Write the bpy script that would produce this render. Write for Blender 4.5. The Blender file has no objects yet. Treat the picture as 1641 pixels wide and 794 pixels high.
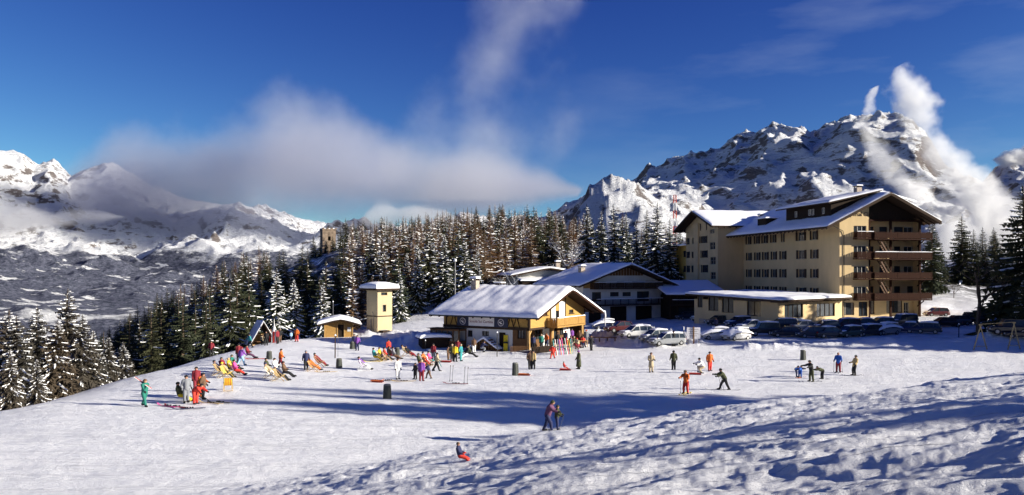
import bpy, bmesh, math, random
import numpy as np
from mathutils import Vector, Matrix
# ------------------------------------------------------------------ camera, world, sun, exposure
SC = bpy.context.scene
COL = SC.collection
F = 1276.0; HY = 437.0                      # focal length in photo pixels, horizon row
cd = bpy.data.cameras.new('camera'); cam = bpy.data.objects.new('camera', cd); COL.objects.link(cam)
cam.location = (0, 0, 0); cam.rotation_euler = (math.radians(90), 0, 0)
cd.sensor_width = 36; cd.lens = 36 * F / 1641; cd.shift_y = (HY - 397) / 1641
cd.clip_start = 0.1; cd.clip_end = 40000
SC.camera = cam
SUN_EL = 17.5; SUN_AZ = 102.0               # azimuth clockwise from +Y
wd = bpy.data.worlds.new("World"); SC.world = wd; wd.use_nodes = True
wn = wd.node_tree.nodes; wl = wd.node_tree.links
sky = wn.new('ShaderNodeTexSky'); sky.sky_type = 'NISHITA'; sky.sun_disc = False
sky.sun_elevation = math.radians(SUN_EL); sky.sun_rotation = math.radians(SUN_AZ)
sky.altitude = 2000; sky.air_density = 1; sky.dust_density = 0.35; sky.ozone_density = 4
sep = wn.new('ShaderNodeSeparateColor'); comb = wn.new('ShaderNodeCombineColor')
wl.new(sky.outputs[0], sep.inputs[0])
for i, (g, k) in enumerate(((1.9, .24), (1.85, .205), (1.12, .58))):
    p = wn.new('ShaderNodeMath'); p.operation = 'POWER'; p.inputs[1].default_value = g
    m = wn.new('ShaderNodeMath'); m.operation = 'MULTIPLY'; m.inputs[1].default_value = k
    wl.new(sep.outputs[i], p.inputs[0]); wl.new(p.outputs[0], m.inputs[0]); wl.new(m.outputs[0], comb.inputs[i])
# thin high cirrus as part of the sky
tc = wn.new('ShaderNodeTexCoord'); mp = wn.new('ShaderNodeMapping'); mp.inputs['Rotation'].default_value = (0, math.radians(-14), 0)
mp.inputs['Scale'].default_value = (1.6, 1.6, 6.5)
wl.new(tc.outputs['Generated'], mp.inputs[0])
cn = wn.new('ShaderNodeTexNoise'); cn.inputs['Scale'].default_value = 2.1; cn.inputs['Detail'].default_value = 7; cn.inputs['Roughness'].default_value = .55
wl.new(mp.outputs[0], cn.inputs[0])
cr = wn.new('ShaderNodeMapRange'); cr.inputs[1].default_value = .50; cr.inputs[2].default_value = .85; cr.inputs[4].default_value = .26
wl.new(cn.outputs[0], cr.inputs[0])
mx = wn.new('ShaderNodeMix'); mx.data_type = 'RGBA'; mx.inputs[7].default_value = (4.4, 5.0, 5.9, 1)
sx_ = wn.new('ShaderNodeSeparateXYZ'); wl.new(tc.outputs['Generated'], sx_.inputs[0])
cm = wn.new('ShaderNodeMapRange'); cm.interpolation_type = 'SMOOTHSTEP'; cm.inputs[1].default_value = -.12; cm.inputs[2].default_value = .45; wl.new(sx_.outputs[0], cm.inputs[0])
cq = wn.new('ShaderNodeMath'); cq.operation = 'MULTIPLY'; wl.new(cr.outputs[0], cq.inputs[0]); wl.new(cm.outputs[0], cq.inputs[1]); wl.new(cq.outputs[0], mx.inputs[0]); wl.new(comb.outputs[0], mx.inputs[6])
wl.new(mx.outputs[2], wn['Background'].inputs[0]); wn['Background'].inputs[1].default_value = .076
sd = bpy.data.lights.new('sun', 'SUN'); sd.energy = 5.0; sd.angle = math.radians(.5); sd.color = (1, .93, .80)
sun = bpy.data.objects.new('sun', sd); COL.objects.link(sun)
sv = Vector((math.sin(math.radians(SUN_AZ)) * math.cos(math.radians(SUN_EL)), math.cos(math.radians(SUN_AZ)) * math.cos(math.radians(SUN_EL)), math.sin(math.radians(SUN_EL))))
sun.rotation_euler = sv.to_track_quat('Z', 'Y').to_euler(); sun.location = sv * 300
SC.view_settings.view_transform = 'Standard'; SC.view_settings.look = 'None'; SC.view_settings.exposure = 1.02
SC.view_settings.gamma = 1
SC.render.engine = 'CYCLES'
SC.cycles.use_denoising = True; SC.cycles.max_bounces = 6; SC.cycles.diffuse_bounces = 4; SC.cycles.glossy_bounces = 2
SC.cycles.transparent_max_bounces = 12; SC.cycles.volume_bounces = 3; SC.cycles.volume_max_steps = 256
R = random.Random(7)
rng = np.random.default_rng(3)
# ------------------------------------------------------------------ noise
_perm = np.random.default_rng(11).permutation(256).astype(np.int64)
_perm = np.concatenate([_perm, _perm, _perm])
_g = np.array([[math.cos(a), math.sin(a)] for a in np.linspace(0, 2 * math.pi, 16, endpoint=False)])
def perlin(x, y):
    xi = np.floor(x).astype(np.int64); yi = np.floor(y).astype(np.int64)
    xf = x - xi; yf = y - yi
    u = xf * xf * xf * (xf * (xf * 6 - 15) + 10); v = yf * yf * yf * (yf * (yf * 6 - 15) + 10)
    def gr(ix, iy, dx, dy):
        h = _perm[_perm[ix & 255] + (iy & 255)] & 15
        return _g[h, 0] * dx + _g[h, 1] * dy
    a = gr(xi, yi, xf, yf); b = gr(xi + 1, yi, xf - 1, yf); c = gr(xi, yi + 1, xf, yf - 1); d = gr(xi + 1, yi + 1, xf - 1, yf - 1)
    return ((a + (b - a) * u) * (1 - v) + (c + (d - c) * u) * v) * 1.5
def fbm(x, y, o=4, g=.5, l=2.03):
    s = 0; a = 1
    for i in range(o):
        s = s + a * perlin(x + 17.3 * i, y - 9.1 * i); x = x * l; y = y * l; a *= g
    return s
def ridged(x, y, o=5, g=.5, l=2.07):
    s = 0; a = 1; w = 1
    for i in range(o):
        n = 1 - np.abs(perlin(x + 31.7 * i, y + 5.3 * i)) * 1.6
        n = n * n * w; s = s + a * n; w = np.clip(n, 0, 1); x = x * l; y = y * l; a *= g
    return s
def smooth(a, b, x):
    t = np.clip((x - a) / (b - a), 0, 1); return t * t * (3 - 2 * t)
# ------------------------------------------------------------------ terrain
CP = []
for y in (30, 50, 70, 88, 104): CP += [(-25, y, -8.35 - max(0, y - 40) * .009), (-32, y, -8.62 - max(0, y - 40) * .008), (-39, y, -10.9 - max(0, y - 40) * .008), (-48, y, -15.0 - max(0, y - 40) * .01)]
CP += [(-10, 35, -8.3), (0, 50, -8.6), (0, 70, -8.95), (10, 90, -9), (30, 60, -8.7), (30, 80, -8.8), (50, 70, -8.6), (0, 20, -8), (-20, 20, -8.1), (-14, 70, -9), (-14, 95, -9.15),
       (-18, 112, -9.3), (-30, 116, -9.7), (-38, 122, -12.5), (-20, 126, -9.3), (-5, 118, -8.9), (5, 105, -9), (15, 80, -8.9), (20, 95, -8.6),
       (40, 108, -7.9), (50, 118, -7.3), (65, 120, -7.1), (35, 125, -7.4), (20, 134, -8.7), (30, 100, -8.3), (26, 120, -8.2), (70, 100, -8), (90, 110, -7.5), (60, 90, -8.2), (45, 92, -8.2),
       (85, 160, -6), (90, 135, -7), (97, 205, -3.2), (130, 200, -2), (66, 60, -7.6), (40, 30, -7.5), (80, 60, -5), (80, 30, -3), (10, -5, -6), (100, 85, -6),
       (12, 150, -7.8), (30, 160, -7.2), (0, 130, -8.6), (0, 165, -4), (0, 200, 2), (0, 250, 8), (0, 320, 13), (0, 420, 6), (25, 200, -1), (40, 250, 5), (60, 300, 4),
       (-48, 178, -16), (-50, 205, 0), (-52, 240, 6), (-60, 300, 8), (-25, 145, -9.5), (-28, 175, -3), (-30, 210, 2), (-45, 140, -19), (-82, 250, -6), (-72, 190, -19), (-120, 250, -22),
       (-160, 320, -42), (-115, 180, -48), (-75, 110, -30), (-60, 70, -21), (-60, 100, -23), (-90, 60, -36), (-62, 35, -20), (-60, 5, -18), (-120, 110, -62), (-200, 200, -95), (-270, 350, -110), (-100, 350, -4), (-150, 430, -50),
       (120, 300, 2), (220, 320, 8), (150, 150, -4), (160, 60, -2), (220, 220, 4), (0, -40, -4), (-60, -40, -14), (90, -40, 4), (200, -60, 10), (-160, -60, -60), (-260, 60, -120), (60, 420, -6), (220, 430, 0)]
CP = np.array(CP, float)
def _k(r2): return np.where(r2 < 1e-9, 0, r2 * np.log(np.maximum(r2, 1e-9)) * .5)
_n = len(CP); _X = CP[:, :2] / 100
_A = np.zeros((_n + 3, _n + 3)); _d = ((_X[:, None] - _X[None]) ** 2).sum(-1); _A[:_n, :_n] = _k(_d) + np.eye(_n) * 2e-4
_A[:_n, _n] = 1; _A[:_n, _n + 1:] = _X; _A[_n, :_n] = 1; _A[_n + 1:, :_n] = _X.T
_W = np.linalg.solve(_A, np.concatenate([CP[:, 2], np.zeros(3)]))
def tps(x, y):
    x = x / 100; y = y / 100
    z = _W[_n] + _W[_n + 1] * x + _W[_n + 2] * y
    for i in range(_n): z = z + _W[i] * _k((x - _X[i, 0]) ** 2 + (y - _X[i, 1]) ** 2)
    return z
def interp(x, pts):
    return np.interp(x, [p[0] for p in pts], [p[1] for p in pts])
SIL = [(-3500, 300), (-1500, 290), (-600, 270), (-200, 262), (0, 270), (40, 268), (62, 279), (85, 271), (118, 290), (140, 279), (185, 266), (212, 280), (240, 298), (262, 304), (300, 314), (350, 326), (420, 338), (470, 348), (520, 355), (600, 352), (700, 350), (800, 345),
       (860, 338), (900, 318), (940, 305), (985, 292), (1020, 285), (1043, 265), (1060, 272), (1100, 255), (1150, 250), (1190, 228), (1210, 230), (1240, 205), (1272, 207), (1300, 223), (1318, 214), (1350, 194), (1390, 186), (1440, 190), (1475, 210), (1510, 262), (1545, 288), (1565, 300), (1590, 278), (1622, 262), (1660, 270), (1800, 250), (2400, 280), (5000, 320)]
def far_z(px, r):
    """height above the camera at photo column px and distance r"""
    sil = (HY - interp(px, SIL)) / F
    rt = smooth(760, 960, px)
    c = r / np.sqrt(1 + ((px - 820) / F) ** 2)
    c = r
    eL = np.interp(c, [450, 700, 1200, 2000, 2800, 3600, 4400, 5000, 5400, 6000, 6600], [-.16, -.14, -.09, -.055, -.040, -.020, .0, .012, .030, .052, .068])
    tL = smooth(5900, 7900, c)
    eL = eL * (1 - tL) + sil * tL
    fr = interp(px, [(700, 345), (860, 335), (940, 308), (1020, 285), (1060, 298), (1110, 312), (1160, 330), (1210, 345), (1300, 372), (1450, 360), (1540, 330), (1600, 345), (1641, 330), (2200, 330)])
    fr = (HY - fr) / F
    eR = np.interp(c, [450, 700, 1500, 2400, 3000], [-.02, -.03, -.02, .0, .02])
    t1 = smooth(2400, 4200, c); dip = smooth(4200, 4700, c) * (1 - smooth(4700, 5400, c)); t2 = smooth(4600, 6900, c)
    e1 = eR * (1 - t1) + fr * t1 - dip * .012
    eR2 = e1 * (1 - t2) + np.maximum(sil, fr) * t2
    e = eL * (1 - rt) + eR2 * rt
    crest = smooth(7900, 10500, c) * (1 - rt) + smooth(6900, 10500, c) * rt
    e = e - crest * .09
    return e * r, sil
def height(x, y, detail=True):
    x = np.asarray(x, float); y = np.asarray(y, float)
    r = np.hypot(x, y)
    near = tps(np.clip(x, -300, 260), np.clip(y, -70, 440))
    # lumpy slope in the right foreground
    xe = np.where(x < 10, x, 10 + (x - 10) * .78)
    m = -1.55 - .167 * y + .150 * xe + .0035 * np.clip(14 - y, 0, 30) ** 1.5
    yc = 40 - .10 * np.clip(x, 0, 40)
    m = m - .42 * np.clip(y - yc, 0, None) * smooth(4, 18, x) - .006 * np.clip(y - yc, 0, None) ** 2 * smooth(4, 18, x)
    lump = 0
    if detail:
        k = .55
        wx = x + 1.2 * perlin(x * .23 + 5, y * .23); wy = y + .9 * perlin(x * .21, y * .21 + 9)
        lump = .20 * fbm(wx * .12 + wy * .09, wy * .42 - wx * .05, 2) + .095 * fbm(wx * .38, wy * 1.05 + 3, 3, .45) + .06 * np.clip(fbm(wx * .9 + 4, wy * 1.7, 2), 0, 1) ** 1.2 + .03 * fbm(x * 2.1, y * 3.4, 3) - .08
        tr = np.exp(-((y - (24.5 + .30 * x + 1.2 * perlin(x * .1, x * .07))) / 1.3) ** 2) + np.exp(-((y - (31.5 + .17 * x)) / 1.1) ** 2)
        lump = lump + tr * (.10 * np.clip(perlin(x * 1.1, y * 1.3) + .35 * perlin(x * 2.6, y * 3.0), -.6, .8) - .06)
    m = m + lump
    kk = .35
    h = np.clip(.5 + .5 * (m - near) / kk, 0, 1)
    z = near * (1 - h) + m * h + kk * h * (1 - h) * .5
    z = np.where(r < 110, z, near)
    if detail:
        plaza = smooth(-50, -36, x) * smooth(24, 34, y)
        z = z + plaza * (1 - h) * .05 * fbm(x * .32, y * .6, 3) + .018 * (1 - h) * fbm(x * 1.4, y * 2.1, 2) * smooth(130, 60, r)
        # snow banks: behind the shed and tower, beside the chalet, along the car park
        def bank(ax, ay, bx, by, w, hgt, f=.5):
            dx, dy = bx - ax, by - ay; L = dx * dx + dy * dy
            t = np.clip(((x - ax) * dx + (y - ay) * dy) / L, 0, 1)
            d = np.hypot(x - ax - t * dx, y - ay - t * dy)
            return hgt * np.exp(-(d / w) ** 2) * (1 + .55 * fbm(x * f + ax, y * f, 4, .6))
        z = z + bank(-24, 118, -9, 112, 2.3, .75) + bank(11.5, 106, 17, 98, 2.2, 1.1, 1.1) + bank(15, 104, 21, 96.5, 2.0, 1.0, 1.3) + bank(10.5, 100, 17, 93.5, 1.3, .55, 1.2) + bank(-9, 99, -16, 101, 2.5, 1.2, .3)
        z = z + bank(27, 90, 42, 90.5, 1.4, .5) + bank(42, 90, 72, 95, 3.0, .35, .2) + bank(56, 93, 63, 93, 1.8, 1.0, .4) + bank(0, 89.5, 9, 97, 1.0, .25, .9)
        z = z + smooth(140, 190, r) * (1 - smooth(500, 900, r)) * 2.0 * fbm(x * .03, y * .03, 4)
        # rock steps on the wooded hill
        cl = smooth(-105, -85, x) * smooth(-18, -34, x) * smooth(150, 170, y) * smooth(235, 215, y)
        q = z / 7.0 + .5 * fbm(x * .03, y * .03, 2)
        st = (np.floor(q) + smooth(.25, .75, q - np.floor(q)) - q) * 7.0
        z = z + cl * (.75 * st + .9 * fbm(x * .16, y * .16, 3))
    # far country
    fx = np.where(y > 1, 820 + F * np.clip(x / np.maximum(y, 1), -3.3, 3.3), np.where(x < 0, -3300, 5000))
    cr_ = smooth(5600, 7600, r)
    if detail:
        wa_ = fbm(x / 1900 + 7, y / 1900, 4); wb_ = fbm(x / 1700 - 4, y / 1700 + 8, 4)
        fx2 = fx + wa_ * (75 - 62 * cr_) * smooth(1500, 3500, r); rw = r + wb_ * 520 * smooth(2500, 4000, r) * (1 - .8 * cr_)
    else: fx2 = fx; rw = r
    fz, sil = far_z(fx2, np.maximum(rw, 400)); fz = fz * r / np.maximum(rw, 400)
    amp = smooth(900, 2500, r) * (46 + 90 * smooth(4200, 7600, r) + 62 * smooth(2800, 3900, r) * (1 - smooth(4300, 5200, r)) * smooth(800, 960, fx))
    if detail:
        q = ridged(x / 2100 + 3.1, y / 2100 + 1.7, 8, .52) - 1.05
        n2 = fbm(x / 420, y / 420, 4, .55); n3 = ridged(x / 560 + 9, y / 560, 4, .55) - 1.0; n5 = ridged(x / 210 + 2, y / 210, 3, .6) - 1.0
        fz = fz + amp * (1.1 * q + .3 * n2 + .22 * n5 + .34 * n3 * (1 - .6 * smooth(6000, 7400, r))) * (1 - .55 * smooth(7300, 7900, r) * (1 - smooth(8000, 9000, r)))
    t = smooth(430, 900, r)
    return z * (1 - t) + fz * t
def H(x, y): return float(height(np.array([x]), np.array([y]))[0])
def sheet(name, us, rs, mats):
    """polar sheet: us = tangent-style azimuths (radians, clockwise from +Y), rs = radii"""
    A, Rr = np.meshgrid(us, rs)
    X = Rr * np.sin(A); Y = Rr * np.cos(A); Z = height(X, Y)
    n, m = A.shape
    co = np.stack([X, Y, Z], -1).reshape(-1, 3)
    i = np.arange(n * m).reshape(n, m)
    f = np.stack([i[:-1, :-1], i[1:, :-1], i[1:, 1:], i[:-1, 1:]], -1).reshape(-1, 4)[:, ::-1]
    me = bpy.data.meshes.new(name); me.vertices.add(len(co)); me.vertices.foreach_set('co', co.ravel())
    me.loops.add(f.size); me.loops.foreach_set('vertex_index', f.ravel())
    me.polygons.add(len(f)); me.polygons.foreach_set('loop_start', np.arange(0, f.size, 4)); me.polygons.foreach_set('loop_total', np.full(len(f), 4))
    me.polygons.foreach_set('use_smooth', np.ones(len(f), bool)); me.update(); me.validate()
    for m_ in mats: me.materials.append(m_)
    o = bpy.data.objects.new(name, me); COL.objects.link(o); o['kind'] = 'structure'
    return o
# ------------------------------------------------------------------ material helpers
class NT:
    def __init__(s, name):
        s.m = bpy.data.materials.new(name); s.m.use_nodes = True; s.t = s.m.node_tree; s.n = s.t.nodes; s.l = s.t.links
        s.b = s.n['Principled BSDF']; s.o = s.n['Material Output']
    def new(s, ty, **kw):
        x = s.n.new('ShaderNode' + ty)
        for k, v in kw.items():
            if k.startswith('i_'): x.inputs[k[2:].replace('_', ' ')].default_value = v
            elif k.startswith('n'): x.inputs[int(k[1:])].default_value = v
            else: setattr(x, k, v)
        return x
    def link(s, a, b): s.l.new(a, b)
    def noise(s, scale, detail=4, rough=.5, vec=None):
        x = s.new('TexNoise'); x.inputs['Scale'].default_value = scale; x.inputs['Detail'].default_value = detail; x.inputs['Roughness'].default_value = rough
        if vec is not None: s.link(vec, x.inputs['Vector'])
        return x.outputs[0]
    def pos(s, scale=(1, 1, 1)):
        g = s.new('NewGeometry'); m = s.new('Mapping'); m.inputs['Scale'].default_value = scale; s.link(g.outputs['Position'], m.inputs[0]); return m.outputs[0]
    def objpos(s, scale=(1, 1, 1)):
        g = s.new('TexCoord'); m = s.new('Mapping'); m.inputs['Scale'].default_value = scale; s.link(g.outputs['Object'], m.inputs[0]); return m.outputs[0]
    def rng(s, v, a, b, c=0., d=1., sm=False):
        x = s.new('MapRange'); 
        if sm: x.interpolation_type = 'SMOOTHSTEP'
        x.inputs[1].default_value = a; x.inputs[2].default_value = b; x.inputs[3].default_value = c; x.inputs[4].default_value = d; s.link(v, x.inputs[0]); return x.outputs[0]
    def math(s, op, a, b=None, c=None):
        x = s.new('Math'); x.operation = op
        for i, v in enumerate((a, b, c)):
            if v is None: continue
            if isinstance(v, (int, float)): x.inputs[i].default_value = v
            else: s.link(v, x.inputs[i])
        return x.outputs[0]
    def mix(s, f, a, b):
        x = s.new('Mix'); x.data_type = 'RGBA'
        for i, v in ((0, f), (6, a), (7, b)):
            if isinstance(v, (int, float)): x.inputs[i].default_value = v
            elif isinstance(v, tuple): x.inputs[i].default_value = v + (1,)
            else: s.link(v, x.inputs[i])
        return x.outputs[2]
    def bump(s, h, strength, dist):
        x = s.new('Bump'); x.inputs['Strength'].default_value = strength; x.inputs['Distance'].default_value = dist; s.link(h, x.inputs['Height']); s.link(x.outputs[0], s.b.inputs['Normal'])
    def col(s, c):
        if isinstance(c, tuple): s.b.inputs['Base Color'].default_value = c + (1,)
        else: s.link(c, s.b.inputs['Base Color'])
MATS = {}
def mat(name, c, rough=.7, var=.18, scale=3., metal=0., bump=0., spec=.3, stretch=(1, 1, 1), alpha=None, coat=0.):
    if name in MATS: return MATS[name]
    t = NT(name); n = t.noise(scale, 5, .6, t.objpos(stretch))
    d = tuple(max(0, v * (1 - var)) for v in c); l = tuple(min(1, v * (1 + var)) for v in c)
    t.col(t.mix(t.rng(n, .3, .7), d, l)); t.b.inputs['Roughness'].default_value = rough; t.b.inputs['Metallic'].default_value = metal
    t.b.inputs['Specular IOR Level'].default_value = spec; t.b.inputs['Coat Weight'].default_value = coat
    if bump: t.bump(n, .6, bump)
    MATS[name] = t.m; return t.m
def snow_mat(name, kind='near'):
    t = NT(name); P = t.pos()
    base = t.mix(t.noise(.25, 4, .6, P), (.86, .87, .90), (.93, .93, .94))
    if kind == 'near':
        g = t.new('NewGeometry'); sx = t.new('SeparateXYZ'); t.link(g.outputs['Normal'], sx.inputs[0]); px = t.new('SeparateXYZ'); t.link(g.outputs['Position'], px.inputs[0])
        # bare rock on the steep faces of the wooded hill
        st = t.rng(t.math('ADD', sx.outputs[2], t.math('MULTIPLY', t.noise(.12, 6, .65, P), .5)), .95, .80, 0, 1)
        far = t.math('MULTIPLY', st, t.rng(px.outputs[1], 145, 165))
        rock = t.mix(t.noise(.6, 6, .7, P), (.035, .03, .028), (.14, .12, .10))
        # needles, litter and undergrowth showing through the snow under the wood
        und = t.math('MULTIPLY', t.rng(t.noise(.22, 6, .72, P), .40, .52), t.rng(px.outputs[1], 150, 185))
        und2 = t.math('MULTIPLY', t.rng(t.noise(.22, 6, .72, P), .40, .52), t.rng(px.outputs[0], -42, -56))
        c = t.mix(t.math('MAXIMUM', und, und2), base, (.055, .05, .04))
        # trodden dirt in the car park
        dirt = t.math('MULTIPLY', t.rng(t.noise(.5, 6, .65, P), .42, .66), t.math('MULTIPLY', t.math('MULTIPLY', t.rng(px.outputs[1], 84, 97), t.rng(px.outputs[0], -14, 0)), t.rng(px.outputs[1], 150, 142)))
        c = t.mix(t.math('MULTIPLY', dirt, .42), c, (.30, .27, .25))
        t.col(t.mix(far, c, rock))
        b1 = t.noise(4, 7, .75, t.pos((1, 1.4, 1))); b2 = t.noise(30, 4, .75, P); b3 = t.noise(1.2, 5, .6, t.pos((.5, 1.5, 1))); 
        def lines(rot, sc, w_):
            mp_ = t.new('Mapping'); mp_.inputs['Rotation'].default_value = (0, 0, math.radians(rot)); mp_.inputs['Scale'].default_value = (.05 * sc, .8 * sc, .3); t.link(P, mp_.inputs[0])
            return t.rng(t.math('ABSOLUTE', t.math('SUBTRACT', t.noise(1.0, 3, .5, mp_.outputs[0]), .5)), .0, w_)
        trk = t.math('MULTIPLY', t.math('MULTIPLY', lines(12, 1.0, .010), lines(-24, .8, .008)), lines(50, .7, .009))
        hh = t.math('ADD', t.math('ADD', t.math('MULTIPLY', b1, .6), t.math('MULTIPLY', b2, .2)), t.math('ADD', t.math('MULTIPLY', b3, .9), t.math('MULTIPLY', trk, .2)))
        t.bump(hh, 1.0, .22)
    else:
        t.bump(t.noise(2.5, 4, .6, P), .5, .05); t.col(base)
    t.b.inputs['Roughness'].default_value = .55; t.b.inputs['Specular IOR Level'].default_value = .25
    return t.m
SNOW_G = snow_mat('snow_ground_snow'); SNOW = snow_mat('snow_pack', 'pack'); MATS['snow'] = SNOW
def mountain_mat():
    t = NT('mountain_rock_and_snow'); g = t.new('NewGeometry'); P = g.outputs['Position']
    nx = t.new('SeparateXYZ'); t.link(g.outputs['Normal'], nx.inputs[0]); px = t.new('SeparateXYZ'); t.link(P, px.inputs[0])
    z = px.outputs[2]
    n1 = t.noise(.0045, 9, .68, t.pos((1, 1, 2.4))); n2 = t.noise(.02, 7, .7, t.pos((1, 1, 3.5))); n3 = t.noise(.0012, 5, .55, P); n4 = t.noise(.007, 10, .78, t.pos((1, 1, 1.6)))
    steep = t.math('ADD', nx.outputs[2], t.math('ADD', t.math('MULTIPLY', t.math('SUBTRACT', n1, .5), 1.15), t.math('ADD', t.math('MULTIPLY', t.math('SUBTRACT', n2, .5), .75), t.math('MULTIPLY', t.math('SUBTRACT', n4, .5), 1.0))))
    rk = t.rng(steep, .72, .58, 0, 1)
    snow = t.mix(n1, (.80, .83, .88), (.92, .92, .94))
    rock = t.mix(n2, (.10, .092, .095), (.30, .25, .23))
    hi = t.mix(rk, snow, rock)
    # forest below the tree line, with open fields
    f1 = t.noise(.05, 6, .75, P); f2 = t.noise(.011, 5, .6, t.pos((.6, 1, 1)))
    fcol = t.mix(t.rng(f1, .38, .60), (.05, .06, .088), (.19, .20, .27))  # pale blue of distant haze is mixed into the forest colour
    field = t.math('MAXIMUM', t.rng(f2, .60, .63), t.math('MULTIPLY', t.rng(n3, .60, .64), t.rng(z, -10, -60)))
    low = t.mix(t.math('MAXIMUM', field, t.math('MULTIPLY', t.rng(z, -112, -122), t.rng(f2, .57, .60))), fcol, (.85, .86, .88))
    tl = t.math('ADD', z, t.math('ADD', t.math('MULTIPLY', t.math('SUBTRACT', n1, .5), 420), t.math('MULTIPLY', t.math('SUBTRACT', n3, .5), 260)))
    k = t.rng(tl, 105, 150)
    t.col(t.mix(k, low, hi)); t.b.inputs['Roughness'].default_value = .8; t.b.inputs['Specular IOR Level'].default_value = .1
    t.bump(t.math('ADD', t.math('ADD', n1, t.math('MULTIPLY', n2, .35)), t.math('MULTIPLY', n4, .6)), 1.0, 90)
    return t.m
a1 = np.radians(np.concatenate([np.linspace(-180, -37, 50, endpoint=False), np.linspace(-37, 37, 1000), np.linspace(37, 180, 50)[1:]]))
r1 = np.concatenate([[.4], np.geomspace(2, 6, 8, endpoint=False), np.geomspace(6, 60, 300, endpoint=False), np.geomspace(60, 130, 80, endpoint=False), np.geomspace(130, 560, 110)])
ground = sheet('snow_ground', a1, r1, [SNOW_G])
r2 = np.concatenate([np.geomspace(540, 4000, 90, endpoint=False), np.linspace(4000, 8400, 240, endpoint=False), np.linspace(8400, 12500, 14)])
a2 = np.radians(np.concatenate([np.linspace(-180, -40, 60, endpoint=False), np.linspace(-40, 40, 1000), np.linspace(40, 180, 60)[1:]]))
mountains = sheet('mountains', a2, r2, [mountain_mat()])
for v in mountains.data.vertices[:len(a2)]: v.co.z -= 2.5
def pix(x, y, z): return (820 + F * x / y, HY - F * z / y)
_cast = {}
def at(px, py, dmin=12, dmax=260):
    """world point where the photo ray through (px, py) meets the ground"""
    ds = np.linspace(dmin, dmax, 1600); kx = (px - 820) / F; kz = (HY - py) / F
    z = height(kx * ds, ds); below = (z > kz * ds)
    i = int(np.argmax(below))
    if not below[i]: i = len(ds) - 1
    if i > 0:
        a, b = z[i - 1] - kz * ds[i - 1], z[i] - kz * ds[i]; t = a / (a - b) if a != b else 0
        d = ds[i - 1] + (ds[i] - ds[i - 1]) * t
    else: d = ds[0]
    return Vector((kx * d, d, H(kx * d, d)))
# ------------------------------------------------------------------ mesh builder
class MB:
    def __init__(s): s.v = []; s.f = []; s.m = []
    def add(s, vs, fs, mi=0):
        b = len(s.v); s.v += [tuple(v) for v in vs]; s.f += [tuple(b + i for i in f) for f in fs]; s.m += [mi] * len(fs); return s
    def quad(s, a, b, c, d, mi=0): return s.add([a, b, c, d], [(0, 1, 2, 3)], mi)
    def box(s, x0, x1, y0, y1, z0, z1, mi=0):
        return s.add([(x0, y0, z0), (x1, y0, z0), (x1, y1, z0), (x0, y1, z0), (x0, y0, z1), (x1, y0, z1), (x1, y1, z1), (x0, y1, z1)],
                     [(0, 3, 2, 1), (4, 5, 6, 7), (0, 1, 5, 4), (1, 2, 6, 5), (2, 3, 7, 6), (3, 0, 4, 7)], mi)
    def beam(s, p, q, w, h, mi=0, up=(0, 0, 1)):
        p = Vector(p); q = Vector(q); d = (q - p).normalized(); sd_ = d.cross(Vector(up))
        if sd_.length < 1e-3: sd_ = d.cross(Vector((0, 1, 0)))
        sd_.normalize(); u = sd_.cross(d)
        vs = [e + sd_ * a * w / 2 + u * b * h / 2 for e in (p, q) for a, b in ((-1, -1), (1, -1), (1, 1), (-1, 1))]
        return s.add(vs, [(0, 1, 2, 3), (7, 6, 5, 4), (0, 4, 5, 1), (1, 5, 6, 2), (2, 6, 7, 3), (3, 7, 4, 0)], mi)
    def tube(s, pts, rs, n=6, mi=0, cap=True):
        pts = [Vector(p) for p in pts]
        if not isinstance(rs, (list, tuple)): rs = [rs] * len(pts)
        b = len(s.v)
        for i, p in enumerate(pts):
            d = (pts[min(i + 1, len(pts) - 1)] - pts[max(i - 1, 0)])
            d = d.normalized() if d.length > 1e-6 else Vector((0, 0, 1))
            a = d.cross(Vector((.1, .2, 1)) if abs(d.z) < .95 else Vector((1, .1, 0))).normalized(); c = d.cross(a)
            for k in range(n):
                t = 2 * math.pi * k / n; s.v.append(tuple(p + (a * math.cos(t) + c * math.sin(t)) * rs[i]))
        for i in range(len(pts) - 1):
            for k in range(n):
                s.f.append((b + i * n + k, b + i * n + (k + 1) % n, b + (i + 1) * n + (k + 1) % n, b + (i + 1) * n + k)); s.m.append(mi)
        if cap:
            s.f.append(tuple(b + k for k in range(n))[::-1]); s.m.append(mi)
            s.f.append(tuple(b + (len(pts) - 1) * n + k for k in range(n))); s.m.append(mi)
        return s
    def prism(s, poly, f0, f1, mi=0):
        """poly: 2-D points; f0, f1 map a 2-D point to the two 3-D ends"""
        n = len(poly); s.add([f0(*p) for p in poly] + [f1(*p) for p in poly], [tuple(range(n))[::-1], tuple(range(n, 2 * n))] + [(i, (i + 1) % n, n + (i + 1) % n, n + i) for i in range(n)], mi); return s
    def mesh(s, name, mats, smooth_=False):
        me = bpy.data.meshes.new(name); me.from_pydata(s.v, [], s.f)
        for m in (mats if isinstance(mats, (list, tuple)) else [mats]): me.materials.append(m)
        me.polygons.foreach_set('material_index', s.m)
        if smooth_: me.polygons.foreach_set('use_smooth', [True] * len(me.polygons))
        me.update(); return me
    def build(s, name, mats, parent=None, smooth_=False, **kw):
        o = bpy.data.objects.new(name, s.mesh(name, mats, smooth_)); COL.objects.link(o)
        if parent: o.parent = parent
        for k, v in kw.items(): o[k] = v
        return o
def thing(name, label, cat, loc=(0, 0, 0), rz=0., group=None, scale=1.):
    o = bpy.data.objects.new(name, None); COL.objects.link(o); o.location = loc; o.rotation_euler = (0, 0, rz); o.empty_display_size = .3
    o.scale = (scale,) * 3; o['label'] = label; o['category'] = cat
    if group: o['group'] = group
    return o
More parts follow.
